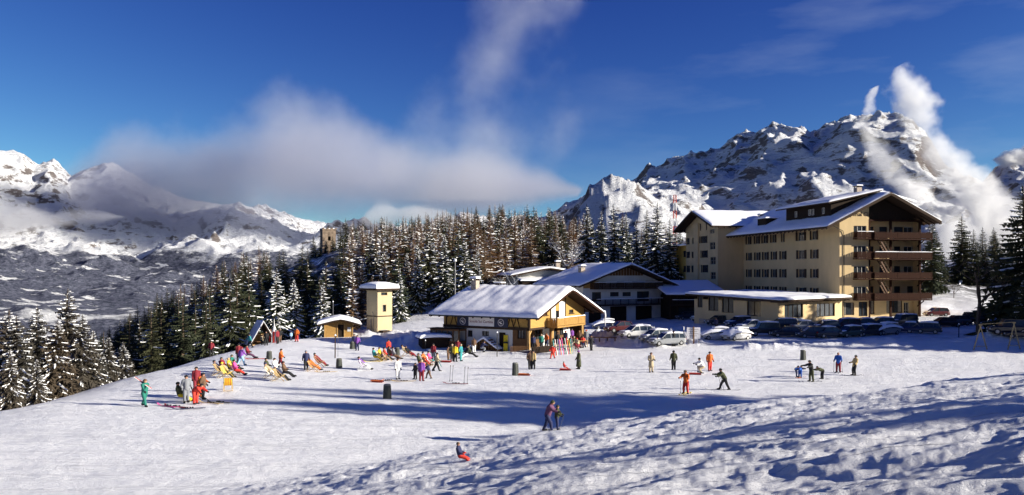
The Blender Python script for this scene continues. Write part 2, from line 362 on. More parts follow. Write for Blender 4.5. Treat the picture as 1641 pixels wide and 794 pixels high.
def copy_tree(o, parent=None):
    c = o.copy(); COL.objects.link(c)
    if parent: c.parent = parent
    for ch in KIDS.get(o.name, []) if o.name in KIDS else [k for k in o.children]: copy_tree(ch, c)
    return c
KIDS = {}
def remember(o):
    KIDS[o.name] = list(o.children)
    for k in o.children: remember(k)
    return o
def dup(o, loc, rz=0., label=None, group=None, scale=None):
    def cp(src, par):
        c = src.copy(); COL.objects.link(c)
        if par is not None: c.parent = par
        for ch in KIDS[src.name]: cp(ch, c)
        return c
    c = cp(o, None); c.location = loc; c.rotation_euler = (0, 0, rz)
    if label: c['label'] = label
    if group: c['group'] = group
    if scale: c.scale = (scale,) * 3 if isinstance(scale, (int, float)) else scale
    return c
def drop(o):
    for ch in list(o.children): drop(ch)
    bpy.data.objects.remove(o)
# ------------------------------------------------------------------ building helpers
def wood_mat(name, c, scale=(1, 1, 1), board=0.0, axis='z'):
    if name in MATS: return MATS[name]
    t = NT(name); P = t.objpos((1, 1, 1)); n = t.noise(5, 5, .65, t.objpos((4, 4, .6) if axis == 'z' else (.6, .6, 6)))
    c2 = t.mix(t.rng(n, .3, .7), tuple(v * .62 for v in c), tuple(v * 1.2 for v in c)); 
    if board:
        s_ = t.new('SeparateXYZ'); t.link(P, s_.inputs[0])
        q = t.math('ADD', s_.outputs[0], s_.outputs[1]) if axis == 'z' else s_.outputs[2]
        w = t.math('FRACT', t.math('DIVIDE', q, board)); g = t.rng(w, .0, .09)
        c2 = t.mix(g, tuple(v * .25 for v in c), c2); t.bump(g, .8, .03)
    t.col(c2); t.b.inputs['Roughness'].default_value = .85; t.b.inputs['Specular IOR Level'].default_value = .12; MATS[name] = t.m; return t.m
def plaster_mat(name, c, stain=.25):
    if name in MATS: return MATS[name]
    t = NT(name); n = t.noise(.35, 6, .7, t.objpos((1, 1, .45))); n2 = t.noise(14, 4, .7, t.objpos())
    c2 = t.mix(t.rng(n, .35, .68), c, tuple(v * (1 - stain) for v in c)); c2 = t.mix(t.rng(n2, .35, .75, 0, .35), c2, tuple(v * .72 for v in c))
    t.col(c2); t.bump(n2, .5, .03); t.b.inputs['Roughness'].default_value = .9; MATS[name] = t.m; return t.m
YEL = plaster_mat('cream_plaster', (.66, .485, .25), .2); WHITE = plaster_mat('white_plaster', (.66, .65, .62)); TOWERC = plaster_mat('tower_plaster', (.52, .42, .25)); OCHRE = plaster_mat('ochre_plaster', (.72, .46, .10))
PINE = wood_mat('pine_cladding', (.46, .28, .085), board=.16, axis='h'); PINEV = wood_mat('pine_boards', (.42, .24, .075), board=.17); LOG = wood_mat('pine_log', (.48, .30, .12))
DARK = wood_mat('dark_timber', (.050, .032, .022)); DARKB = wood_mat('dark_timber_boards', (.030, .020, .014), board=.2); RED = wood_mat('red_brown_timber', (.036, .013, .007)); BRN = wood_mat('brown_timber', (.16, .085, .04), board=.18)
def glass_mat():
    t = NT('window_glass'); t.col(t.mix(t.noise(1.7, 3, .5, t.pos()), (.012, .015, .02), (.05, .06, .07))); t.b.inputs['Roughness'].default_value = .08; t.b.inputs['Specular IOR Level'].default_value = .6
    MATS['glass'] = t.m; return t.m
GLASS = glass_mat(); CURTAIN = mat('net_curtain', (.20, .18, .15), .9, .35, 4); METAL = mat('grey_metal', (.22, .22, .22), .45, .2, 5, .6); BLACK = mat('black_metal', (.02, .02, .02), .5)
STONE = mat('chimney_render', (.36, .30, .24), .9, .3, 3, bump=.02)
class Face:
    """a wall plane in a building's local frame: ax 'x' (outward -x at x=c) or 'y' (outward -y at y=c); d runs inward"""
    def __init__(s, root, ax, c, out=-1): s.root, s.ax, s.c, s.out = root, ax, c, out
    def P(s, a, z, d=0.):
        d = -d * s.out
        return (s.c + d, a, z) if s.ax == 'x' else (a, s.c + d, z)
    def frompx(s, px, py=None):
        L = s.root.location; rz = s.root.rotation_euler[2]; ex = Vector((math.cos(rz), math.sin(rz))); ey = Vector((-math.sin(rz), math.cos(rz)))
        o = Vector((L.x, L.y)) + (ex * s.c if s.ax == 'x' else ey * s.c); e = ey if s.ax == 'x' else ex; k = px - 820
        a = (k * o.y - F * o.x) / (F * e.x - k * e.y)
        if py is None: return a
        return a, (HY - py) * (o.y + e.y * a) / F - L.z
    def rect(s, px0, py0, px1, py1):
        a0, z1 = s.frompx((px0 + px1) / 2, py0); _, z0 = s.frompx((px0 + px1) / 2, py1); a0 = s.frompx(px0); a1 = s.frompx(px1)
        return (min(a0, a1), max(a0, a1), z0, z1)
    def slab(s, mb, a0, a1, z0, z1, d0, d1, mi=0):
        p = s.P(a0, z0, d0); q = s.P(a1, z1, d1); mb.box(min(p[0], q[0]), max(p[0], q[0]), min(p[1], q[1]), max(p[1], q[1]), min(p[2], q[2]), max(p[2], q[2]), mi)
def wall(face, a0, a1, z0, z1, holes, m, name='wall', top=None, depth=.22, parent=None):
    """one wall sheet with real recessed openings; top(a) gives an uneven upper edge"""
    mb = MB(); As = sorted(set([a0, a1] + [h for r in holes for h in r[:2] if a0 < h < a1])); Zs = sorted(set([z0, z1] + [h for r in holes for h in r[2:4] if z0 < h < z1]))
    for i in range(len(As) - 1):
        for j in range(len(Zs) - 1):
            ca, cz = (As[i] + As[i + 1]) / 2, (Zs[j] + Zs[j + 1]) / 2
            if any(r[0] < ca < r[1] and r[2] < cz < r[3] for r in holes): continue
            mb.quad(face.P(As[i], Zs[j]), face.P(As[i + 1], Zs[j]), face.P(As[i + 1], Zs[j + 1]), face.P(As[i], Zs[j + 1]))
    if top:
        for p in [(As[i], As[i + 1]) for i in range(len(As) - 1)]:
            n = 3
            for k in range(n):
                u0 = p[0] + (p[1] - p[0]) * k / n; u1 = p[0] + (p[1] - p[0]) * (k + 1) / n
                mb.quad(face.P(u0, z1), face.P(u1, z1), face.P(u1, max(z1, top(u1))), face.P(u0, max(z1, top(u0))))
    for r in holes:
        b0, b1, y0, y1 = r[:4]
        for (p, q) in (((b0, y0), (b1, y0)), ((b1, y0), (b1, y1)), ((b1, y1), (b0, y1)), ((b0, y1), (b0, y0))):
            mb.quad(face.P(*p), face.P(*q), face.P(*q, depth), face.P(*p, depth))
    return mb.build(name, m, parent or face.root)
def window(face, r, fm, depth=.2, shutters=0, mull=1, trans=0, sm=None, sill=False, curtain=False, name='window', parent=None):
    a0, a1, z0, z1 = r; root = parent or face.root; t = .07; mb = MB()
    for (x0, x1, y0, y1) in ((a0, a1, z0, z0 + t), (a0, a1, z1 - t, z1), (a0, a0 + t, z0 + t, z1 - t), (a1 - t, a1, z0 + t, z1 - t)): face.slab(mb, x0, x1, y0, y1, depth - .08, depth + .01)
    for k in range(mull): c = a0 + (a1 - a0) * (k + 1) / (mull + 1); face.slab(mb, c - .04, c + .04, z0 + t, z1 - t, depth - .07, depth + .01)
    for k in range(trans): c = z0 + (z1 - z0) * (k + 1) / (trans + 1); face.slab(mb, a0 + t, a1 - t, c - .03, c + .03, depth - .065, depth + .01)
    w = mb.build(name, fm, root)
    n = mull + 1
    for k in range(n):
        mb = MB(); b0 = a0 + (a1 - a0) * k / n + .03; b1 = a0 + (a1 - a0) * (k + 1) / n - .03
        mb.quad(face.P(b0, z0 + t / 2, depth), face.P(b1, z0 + t / 2, depth), face.P(b1, z1 - t / 2, depth), face.P(b0, z1 - t / 2, depth)); mb.build('pane', GLASS, w)
    if curtain:
        for b0, b1 in ((a0 + .08, a0 + (a1 - a0) * .24), (a1 - (a1 - a0) * .24, a1 - .08)):
            mb = MB(); mb.quad(face.P(b0, z0 + t, depth - .012), face.P(b1, z0 + t, depth - .012), face.P(b1, z1 - t, depth - .012), face.P(b0, z1 - t, depth - .012)); mb.build('curtain', CURTAIN, w)
    if shutters:
        sw = shutters
        for b0, b1 in ((a0 - sw, a0 - .02), (a1 + .02, a1 + sw)):
            mb = MB(); face.slab(mb, b0, b1, z0 - .03, z1 + .03, -.06, -.012)
            for k in range(5): zz = z0 + .1 + (z1 - z0 - .2) * (k + .5) / 5; face.slab(mb, b0 + .05, b1 - .05, zz - .06, zz + .06, -.08, -.055)
            mb.build('shutter', sm or DARK, w)
    if sill:
        mb = MB(); face.slab(mb, a0 - .12, a1 + .12, z0 - .09, z0 - .004, -.14, .1); mb.build('sill', sm or fm, w)
    return w
def snow_sheet(name, S, T, nu, nv, parent, eu=(1, 1, 1, 1), amp=.08, fr=.5, seed=0, over=.12, ribs=0, smooth_=True):
    """S(u, v) on the roof plane (u, v in 0..1); a thick rounded snow cover of thickness T"""
    vs = []; fs = []
    U = np.concatenate([[0, .004, .015], np.linspace(.035, .965, nu), [.985, .996, 1]]); V = np.concatenate([[0, .004, .015], np.linspace(.035, .965, nv), [.985, .996, 1]])
    for i, u in enumerate(U):
        for j, v in enumerate(V):
            p = Vector(S(u, v)); e = min(u if eu[0] else 1, 1 - u if eu[1] else 1, v if eu[2] else 1, 1 - v if eu[3] else 1)
            k = min(1, e / .035) ** .35 if e > 0 else 0
            n = float(perlin(np.array([p.x * fr + seed]), np.array([p.y * fr + seed * 3.1]))[0]); n2 = float(perlin(np.array([p.x * 1.9 + seed]), np.array([p.y * 1.9]))[0])
            q = T * k * (.82 + .18 * min(1, e / .2)) + amp * n * k + .03 * n2 * k
            if ribs: q += .035 * k * math.sin(v * ribs) * (1 - u if u > .5 else u) * 2
            vs.append((p.x, p.y, p.z + q))
    m = len(V); n = len(U)
    for i in range(n - 1):
        for j in range(m - 1): fs.append((i * m + j, (i + 1) * m + j, (i + 1) * m + j + 1, i * m + j + 1))
    b = len(vs); vs += [tuple(Vector(S(u, v)) - Vector((0, 0, .01))) for u in U for v in (V[0], V[-1])]
    mb = MB(); mb.add(vs, fs); o = mb.build(name, SNOW, parent, smooth_); return o
def gable_roof(root, ax, a0, a1, aa, z0, z1, za, b0, b1, th, T, m, fm=None, ribs=0, amp=.1, nu=30, nv=26, seed=0, name='roof', snow=True):
    """ridge runs along local axis ax; a is across. eave heights z0, z1 at a0, a1; apex za at aa; b0..b1 along"""
    f = (lambda a, z, b: (b, a, z)) if ax == 'x' else (lambda a, z, b: (a, b, z))
    mb = MB(); poly = [(a0, z0), (aa, za), (a1, z1), (a1, z1 - th), (aa, za - th), (a0, z0 - th)]
    for (p, q) in (((a0, z0), (aa, za)), ((aa, za), (a1, z1))):
        mb.prism([(p[0], p[1]), (q[0], q[1]), (q[0], q[1] - th), (p[0], p[1] - th)], lambda a, z: f(a, z, b0), lambda a, z: f(a, z, b1))
    r = mb.build(name, m, root)
    for b in (b0 - .05, b1 + .05):
        mb = MB(); mb.prism([(a0, z0 + .03), (aa, za + .03), (a1, z1 + .03), (a1, z1 - th - .12), (aa, za - th - .12), (a0, z0 - th - .12)], lambda a, z: f(a, z, b - .045), lambda a, z: f(a, z, b + .045)); mb.build('bargeboard', fm or m, r)
    mb = MB(); nn = int((b1 - b0) / 1.2)
    for k in range(nn + 1):
        b = b0 + .2 + (b1 - b0 - .4) * k / nn
        for (p, q) in (((a0, z0), (aa, za)), ((a1, z1), (aa, za))):
            t = min(1, 2.6 / abs(q[0] - p[0])); e = (p[0] + (q[0] - p[0]) * t, p[1] + (q[1] - p[1]) * t)
            mb.beam(f(p[0], p[1] - th - .09, b), f(e[0], e[1] - th - .09, b), .12, .16)
    mb.build('rafter_ends', fm or m, r, kind='stuff')
    if snow:
        def S(u, v):
            a = a0 - .12 + (a1 - a0 + .24) * u
            z = z0 + (za - z0) * (a - a0) / (aa - a0) if a < aa else z1 + (za - z1) * (a1 - a) / (a1 - aa)
            z -= .10 * math.exp(-((a - aa) / .7) ** 2)
            return f(a, z + .01, b0 - .12 + (b1 - b0 + .24) * v)
        snow_sheet('snow_cover', S, T, nu, nv, r, amp=amp, seed=seed, ribs=ribs)
    return r
def chimney(root, x, y, z0, z1, w=.7, snowT=.3):
    mb = MB(); mb.box(x - w / 2, x + w / 2, y - w / 2, y + w / 2, z0, z1)
    c = mb.build('chimney', STONE, root)
    mb = MB(); mb.box(x - w * .62, x + w * .62, y - w * .62, y + w * .62, z1 + .16, z1 + .26)
    for i in (-1, 1):
        for j in (-1, 1): mb.box(x + i * w * .4 - .05, x + i * w * .4 + .05, y + j * w * .4 - .05, y + j * w * .4 + .05, z1 + .002, z1 + .158)
    mb.build('chimney_cap', DARK, c)
    snow_sheet('snow_cap', lambda u, v: (x + (u - .5) * w * 1.3, y + (v - .5) * w * 1.3, z1 + .265), snowT, 5, 5, c, amp=.03)
    return c
def balcony(root, face, a0, a1, zf, out, h=1.0, m=RED, plank=False, step=.28, snow=True, ends=(1, 1), gap=.0):
    """floor slab with a real railing: rails, posts and balusters; out = how far it stands off the wall"""
    mb = MB(); face.slab(mb, a0, a1, zf - .18, zf, -out, -.003); fl = mb.build('balcony', m, root)
    mb = MB(); face.slab(mb, a0, a1, zf + h - .07, zf + h, -out, -out + .09); face.slab(mb, a0 + .003, a1 - .003, zf + .12, zf + .18, -out + .01, -out + .07)
    for i, a in enumerate((a0, a1 - .09)):
        if ends[i]: face.slab(mb, a + .002, a + .088, zf + h - .07, zf + h - .003, -out + .09, -.01)
    mb.build('handrail', m, fl)
    n = max(2, int((a1 - a0) / 1.7)); mb = MB()
    for k in range(n + 1):
        a = a0 + .05 + (a1 - a0 - .1) * k / n; face.slab(mb, a - .05, a + .05, zf + .002, zf + h - .072, -out + .005, -out + .085)
    mb.build('railing_posts', m, fl, kind='stuff')
    mb = MB(); n = max(3, int((a1 - a0) / step)); w = step * (.44 if plank is True else (.27 if plank else .17))
    for k in range(n):
        a = a0 + (a1 - a0) * (k + .5) / n; face.slab(mb, a - w, a + w, zf + .06, zf + h - .1, -out + .022, -out + .05)
    for i, a in enumerate((a0 + .03, a1 - .06)):
        if ends[i]:
            for k in range(max(1, int(out / step))): d = out * (k + .5) / max(1, int(out / step)); face.slab(mb, a, a + .03, zf + .06, zf + h - .09, -d - w, -d + w)
    mb.build('balusters', m, fl, kind='stuff')
    if snow: snow_sheet('snow_on_rail', lambda u, v: face.P(a0 + (a1 - a0) * v, zf + h + .004, -out + .1 * u - .005), .10, 1, 10, fl, amp=.03, fr=1.2)
    return fl
_fontcache = {}
def text_mesh(s, size, m, parent, M, depth=.012, name='lettering'):
    cu = bpy.data.curves.new('lettering', 'FONT'); cu.body = s; cu.size = size; cu.align_x = 'CENTER'; cu.align_y = 'CENTER'; cu.extrude = depth; cu.resolution_u = 2
    o = bpy.data.objects.new('tmp', cu); COL.objects.link(o); bpy.context.view_layer.update()
    me = bpy.data.meshes.new_from_object(o.evaluated_get(bpy.context.evaluated_depsgraph_get())); bpy.data.objects.remove(o)
    me.name = name; me.materials.clear(); me.materials.append(m); me.transform(M)
    o = bpy.data.objects.new(name, me); COL.objects.link(o); o.parent = parent; return o
# ------------------------------------------------------------------ ski school chalet
def zrot(dx, dy): return math.atan2(dy, dx)
def make_ski_chalet():
    gz = H(2.0, 92) - .1
    r = thing('ski_chalet', 'sunlit pine and white plaster chalet with thick snow roof, lettered sign board and zigzag battens', 'chalet', (2.0, 92.0, gz), zrot(.53, .85))
    W, Lh = 14.1, 12.3; G = Face(r, 'y', 0.); E = Face(r, 'x', 0.); mid = 7.05; zf = 2.55; ze = 4.35; za = 7.05
    B = Face(r, 'x', W, 1); K = Face(r, 'y', Lh, 1)
    top = lambda a: ze + (za - ze) * (1 - abs(a - mid) / mid) - .05
    # gable, upper storey
    def P3(x0, y0, x1, y1): return (680 + x0 / 4.4125, 430 + y0 / 4.4125, 680 + x1 / 4.4125, 430 + y1 / 4.4125)
    w1 = G.rect(*P3(832, 276, 868, 334)); w2 = G.rect(*P3(1022, 256, 1052, 318)); dr = G.rect(*P3(925, 256, 950, 332)); z3 = max(zf + .15, dr[2])
    wall(G, 0, W, zf, ze, [w1, w2, (dr[0], dr[1], zf + .12, ze - .001)], PINE, top=top)
    mb = MB(); p = G.rect(*P3(893, 236, 990, 336))
    for a0_, a1_ in ((p[0], dr[0]), (dr[1], p[1])): G.slab(mb, a0_, a1_, zf + .3, p[3], -.03, -.004)
    mb.build('plaster_panel', WHITE, r)
    t0 = top(mid) - .2; mb = MB(); mb.prism([(mid - 1.9, t0 - .95), (mid + 1.5, t0 - .95), (mid + .9, t0 - .35), (mid, t0 - .1), (mid - 1.0, t0 - .4)], lambda a, z: G.P(a, z, -.03), lambda a, z: G.P(a, z, -.004)); mb.build('plaster_panel', WHITE, r)
    window(G, w1, DARK, sill=True, shutters=0); window(G, w2, DARK, sill=True); window(G, (dr[0], dr[1], zf + .12, ze - .001), DARK, mull=0, name='door')
    mb = MB()
    for a in (.09, p[0] - .1, p[1] + .1, W - .09): G.slab(mb, a - .09, a + .09, zf, top(a) - .1, -.07, -.004)
    G.slab(mb, -.1, W + .1, zf - .22, zf - .003, -.09, .3)
    mb.build('timber_frame', DARK, r)
    bf = balcony(r, G, *G.rect(*P3(862, 300, 1062, 380))[:2], zf + .05, 1.5, 1.0, PINEV, plank=True)
    # eave side, upper storey with zigzag battens
    wall(E, 0, Lh, zf, ze + .2, [], PINE)
    mb = MB(); E.slab(mb, -.06, Lh + .05, zf - .24, zf + .10, -.10, -.002); E.slab(mb, -.06, Lh + .05, ze - .35, ze - .1, -.07, -.002)
    for px in (155, 300, 545, 735):
        a = E.frompx(680 + px / 4.4125); E.slab(mb, a - .1, a + .1, zf + .1, ze - .35, -.06, -.003)
    def zig(x0, x1, n):
        a0, a1 = E.frompx(680 + x0 / 4.4125), E.frompx(680 + x1 / 4.4125)
        for k in range(n):
            u0 = a0 + (a1 - a0) * k / n; u1 = a0 + (a1 - a0) * (k + 1) / n
            lo, hi = (zf + .12, ze - .36) if k % 2 == 0 else (ze - .36, zf + .12)
            mb.beam(E.P(u0, lo, -.035 - .003 * k), E.P(u1, hi, -.035 - .003 * k), .05, .13, up=(1, 0, 0))
    zig(185, 275, 4); zig(548, 672, 6)
    mb.build('battens', DARK, r)
    # lower storey, eave side: white wall, windows and door
    def rr(x0, y0, x1, y1): return E.rect(*P3(x0, y0, x1, y1))
    hs = [rr(303, 440, 338, 486), rr(405, 446, 455, 480), (lambda q: (q[0], q[1], .25, q[3]))(rr(525, 455, 572, 530)), rr(655, 432, 715, 500)]
    wa = E.frompx(680 + 622 / 4.4125)
    wall(E, wa, Lh, -1.2, zf - .24, hs[:3], WHITE); wall(E, 0, wa, -1.2, zf - .24, [hs[3]], BRN)
    window(E, hs[0], DARK, shutters=0); window(E, hs[1], DARK, shutters=.0); window(E, hs[3], DARK, mull=2)
    mb = MB(); E.slab(mb, hs[2][0] + .02, hs[2][1] - .02, .25, hs[2][3] - .02, .12, .16); d = mb.build('door', DARKB, r)
    mb = MB(); E.slab(mb, hs[2][0] + .12, hs[2][0] + .16, 1.15, 1.3, .06, .118); mb.build('handle', METAL, d)
    # sign board with lettering and two round emblems
    sr = E.rect(*P3(317, 347, 496, 409)); mb = MB(); E.slab(mb, sr[0] - 1.9, sr[1] + 1.75, sr[2] - .06, sr[3] + .06, -.13, -.105); NAVY = mat('navy_board', (.02, .025, .06), .5); em = mb.build('emblem_board', NAVY, r)
    mb = MB(); E.slab(mb, sr[0], sr[1], sr[2], sr[3], -.19, -.132); sg = mb.build('sign_board', mat('sign_white', (.75, .72, .70), .5, .05), r)
    ang = math.radians(90)
    def onE(a, z, d): return Matrix.Translation(E.P(a, z, d)) @ Matrix.Rotation(-math.pi / 2, 4, 'Z') @ Matrix.Rotation(math.pi / 2, 4, 'X')
    text_mesh('Scuola Sci Cortina', .70 * (sr[1] - sr[0]) / 5.6, mat('sign_red', (.16, .02, .02), .5), sg, onE((sr[0] + sr[1]) / 2, (sr[2] + sr[3]) / 2, -.20))
    for a in (sr[0] - .95, sr[1] + .9):
        mb = MB(); zc = (sr[2] + sr[3]) / 2 - .03; mb.tube([E.P(a, zc, -.134), E.P(a, zc, -.16)], .44, 20); e = mb.build('round_emblem', mat('emblem_grey', (.42, .40, .44)), em)
        mb = MB(); mb.tube([E.P(a, zc, -.162), E.P(a, zc, -.175)], .33, 18); mb.build('emblem_ring', NAVY, e)
        mb = MB(); mb.prism([(a - .24, zc - .12), (a + .2, zc + .12), (a + .24, zc + .02), (a - .05, zc - .2)], lambda p, q: E.P(p, q, -.178), lambda p, q: E.P(p, q, -.192)); mb.prism([(a - .18, zc + .1), (a + .02, zc + .2), (a - .02, zc + .08)], lambda p, q: E.P(p, q, -.178), lambda p, q: E.P(p, q, -.192)); mb.build('emblem_figure', mat('sign_white', (.75, .72, .70)), e)
    # glazed porch at the far end of the eave side
    q = rr(135, 432, 292, 545); a0, a1 = q[0] - .1, Lh + .9
    mb = MB(); E.slab(mb, a0, a1, -1.2, .75, -1.6, -.02); E.slab(mb, a0, a1, 2.0, 2.2, -1.6, -.02)
    for k in range(6): a = a0 + (a1 - a0 - .14) * k / 5; E.slab(mb, a, a + .12, .75, 2.0, -1.602, -1.49)
    for dd in (-1.5, -.1): E.slab(mb, a0 + .004, a0 + .12, .75, 2.0, dd, dd + .1)
    pc = mb.build('porch', BRN, r)
    for k in range(5):
        mb = MB(); a = a0 + (a1 - a0 - .14) * k / 5 + .12; b = a0 + (a1 - a0 - .14) * (k + 1) / 5; mb.quad(E.P(a, .75, -1.53), E.P(b, .75, -1.53), E.P(b, 2.0, -1.53), E.P(a, 2.0, -1.53)); mb.build('pane', GLASS, pc)
    mb = MB(); mb.prism([(a0 - .3, 0), (a1 + .3, 0), (a1 + .1, 1), (a0 - .1, 1)], lambda a, t: E.P(a, 2.21, -1.9 + t * 1.88), lambda a, t: E.P(a, 2.27 if t < .5 else 2.27, -1.9 + t * 1.88)); mb.build('porch_roof', DARK, pc)
    # lower storey under the gable: set back behind posts
    Gb = Face(r, 'y', 2.2); hh = [(1.2, 2.2, .9, 2.0), (3.2, 4.3, .05, 2.1), (5.0, 6.6, .8, 2.1), (9.6, 10.8, .05, 2.15), (11.4, 12.6, .9, 2.05)]
    wall(Gb, 0, W, -1.2, zf - .2, hh, BRN)
    for i, h_ in enumerate(hh):
        window(Gb, h_, DARK, mull=1 if i in (0, 2, 4) else 0, name='door' if i in (1, 3) else 'window')
    mb = MB(); Gb.slab(mb, 6.9, 9.1, .0, 2.2, -.06, -.004); mb.build('plaster_panel', WHITE, r)
    mb = MB(); mb.box(0.02, W - .02, .02, 2.2, zf - .2, zf - .12); mb.build('ceiling_boards', DARK, r)
    for a, rad in ((.15, .2), (W * .40, .27), (W - .35, .2), (W * .68, .16)):
        mb = MB(); mb.tube([(a, .2, -1.2), (a, .2, zf - .23)], rad, 12); ps = mb.build('post', LOG, r, True)
        mb = MB(); mb.beam((a, .2, zf - 1.0), (a + .6, .2, zf - .3), .14, .14); mb.build('brace', LOG, ps)
    # shut-off back walls
    wall(B, 0, Lh, -1.2, ze + .2, [], BRN); wall(K, 0, W, -1.2, ze, [], BRN, top=top)
    gable_roof(r, 'y', -1.35, W + 1.5, mid, ze - .42, ze - .42, za, -1.9, Lh + 1.2, .16, .52, DARK, RED, ribs=70, amp=.10, nu=44, nv=44, seed=3)
    chimney(r, mid - 1.4, Lh - .8, za - 1.3, za + .95, .8, .3); chimney(r, mid + 2.0, Lh - 8.6 + 6.2, za - 1.3, za + .35, .9, .14)
    mb = MB(); mb.tube([(mid - .9, Lh - 1.1, za), (mid - .9, Lh - 1.1, za + 3.3)], .03, 5); mb.tube([(mid - .9, Lh - 1.4, za + 3.0), (mid - .9, Lh - .8, za + 3.0)], .015, 4); mb.build('aerial', METAL, r)
    mb = MB(); mb.tube([(W + 1.55, -1.7, ze - .35), (W + 2.1, -1.9, ze - .45), (W + 2.3, -1.9, ze - .9), (W + 2.25, -1.9, ze - 2.6)], [.13, .15, .12, .05], 7); mb.build('frozen_gutter_spout', SNOW, r, True)
    mb = MB(); E.slab(mb, -1.7, Lh + 1.0, ze - .62, ze - .48, -1.5, -1.36); mb.build('gutter', BLACK, r)
    return r, G, E
chalet, CHG, CHE = make_ski_chalet()
# ------------------------------------------------------------------ hotel
def make_hotel():
    gz = -7.6
    r = thing('hotel', 'large five storey cream hotel with snowy gabled roofs and red brown timber balconies', 'hotel', (50.6, 123.0, gz), zrot(.98, .2))
    W = 14.3; Lh = 30.6; G = Face(r, 'y', 0.); E = Face(r, 'x', 0.); B = Face(r, 'x', W, 1); K = Face(r, 'y', Lh, 1)
    z = lambda zz: zz - gz
    zE = z(7.0); zA = z(12.35); mid = 7.3
    sl = (zA - zE) / (mid + 3.6)
    under = lambda a: (zA - sl * (mid - a)) - .35 if a < mid else zA - .35 - (zA - zE) / (W + 1.9 - mid) * (a - mid)
    # long facade: rows of shuttered windows
    def c4(x, y): return 1060 + x / 3.309, 290 + y / 3.309
    def colr(x0, x1):
        a = E.frompx(c4(x0, 0)[0]); b = E.frompx(c4(x1, 0)[0]); c = (a + b) / 2; w = abs(a - b); return c, w
    rows = [z(5.35), z(2.3), z(-.85), z(-3.95)]; cols = [(448, 478), (491, 524), (533, 568), (579, 612), (625, 662), (714, 768), (788, 832)]
    holes = []; specs = []
    for ri, zr in enumerate(rows):
        for ci, cc in enumerate(cols):
            if ri == 0: cc = [(446, 476), (489, 522), (529, 565), (576, 609), (634, 652), (711, 766), (786, 830)][ci]
            c, w = colr(*cc); sw = .5 * w / 2.6; ww = w - 2 * sw; h_ = (c - ww / 2, c + ww / 2, zr, zr + 1.42); holes.append(h_); specs.append((h_, sw))
    wall(E, 0, Lh, -1.5, z(7.9), holes, YEL)
    for h_, sw in specs: window(E, h_, CURTAIN if False else mat('window_frame_paint', (.30, .26, .2), .6), shutters=sw, mull=1, sill=True)
    # end wall: lit left bay, recessed right bay
    def c5(x, y): return 1330 + x / 3.177, 290 + y / 3.177
    def g5(x0, y0, x1, y1, f=G): return f.rect(*c5(x0, y0), *c5(x1, y1))
    fl = [z(-4.15), z(-.95), z(2.2), z(5.3)]           # balcony floor levels
    ab = G.frompx(c5(197, 0)[0]); rec = 1.7; G2 = Face(r, 'y', rec)
    h1 = []
    a0, a1 = G.frompx(c5(119, 0)[0]), G.frompx(c5(184, 0)[0])
    for f_ in fl: h1.append((a0, a1, f_ + .02, f_ + 1.95))
    gf = [g5(70, 620, 122, 684), g5(145, 616, 190, 690)]
    wall(G, 0, ab, -1.5, zE + 1.0, h1 + gf, YEL, top=lambda a: under(a))
    FR = mat('white_frame', (.42, .40, .36), .6)
    for h_ in h1: window(G, h_, FR, mull=2, sm=DARK)
    window(G, gf[0], DARK, curtain=True, mull=0); window(G, gf[1], DARK, name='door', mull=1)
    # recessed bay
    h2 = []; kinds = []
    for i, f_ in enumerate(fl):
        for (x0, x1, w_) in ((200, 222, 0), (250, 290, 1), (325, 357, 1), (375, 440, 1)):
            if i == 3 and x0 == 325: x1 = 372
            if i == 0 and x0 == 375: x0, x1 = 392, 424
            b0 = G2.frompx(c5(x0, 0)[0]); b1 = G2.frompx(c5(x1, 0)[0]); h2.append((b0, b1, f_ + .03, f_ + 1.95)); kinds.append(w_)
    g2 = [g5(208, 612, 262, 682), g5(322, 606, 405, 676), g5(412, 622, 438, 692)]
    wall(G2, ab, W, -1.5, z(8.3), h2 + [g2[0], g2[1], (g2[2][0], g2[2][1], .3, g2[2][3])], YEL)
    for h_, k in zip(h2, kinds): window(G2, h_, FR if (h_[1] - h_[0]) > 2 else DARK, mull=2 if (h_[1] - h_[0]) > 2 else 0)
    window(G2, g2[0], DARK, curtain=True, mull=0); window(G2, g2[1], DARK, curtain=True, mull=1); window(G2, (g2[2][0], g2[2][1], .3, g2[2][3]), mat('white_frame', (.62, .6, .56)), name='door', mull=1, trans=1)
    mb = MB(); mb.quad((ab, 0, -1.5), (ab, rec, -1.5), (ab, rec, under(ab)), (ab, 0, under(ab))); mb.build('return_wall', YEL, r)
    # dark timber gable over the recess
    zt = z(8.3); mb = MB(); Gt = Face(r, 'y', .35)
    n = 26
    for k in range(n):
        u0 = ab + .02 + (W + .6 - ab) * k / n; u1 = ab + .02 + (W + .6 - ab) * (k + 1) / n
        mb.add([Gt.P(u0, zt), Gt.P(u1 - .05, zt), Gt.P(u1 - .05, under(u1)), Gt.P(u0, under(u0)), Gt.P(u0, zt, .06), Gt.P(u1 - .05, zt, .06), Gt.P(u1 - .05, under(u1), .06), Gt.P(u0, under(u0), .06)], [(0, 1, 2, 3), (4, 7, 6, 5), (0, 4, 5, 1), (0, 3, 7, 4), (1, 5, 6, 2)])
    mb.quad(Gt.P(ab, zt + .3, .03), Gt.P(W + .6, zt + .3, .03), Gt.P(mid + 2, under(mid + 2), .03), Gt.P(ab, under(ab), .03))
    mb.build('gable_boarding', DARKB, r)
    mb = MB(); mb.quad((ab, .36, zt), (W, .36, zt), (W, rec, zt), (ab, rec, zt)); mb.build('soffit', DARK, r)
    mb = MB()
    for a in (ab + .1, ab + 3.9, W - .1): mb.box(a - .14, a + .14, -.02, .26, fl[0] - 3.2 if a != W - .1 else -1.5, zt - .004)
    mb.box(ab, W + .6, .02, .3, zt - .3, zt - .003); mb.build('timber_posts', RED, r)
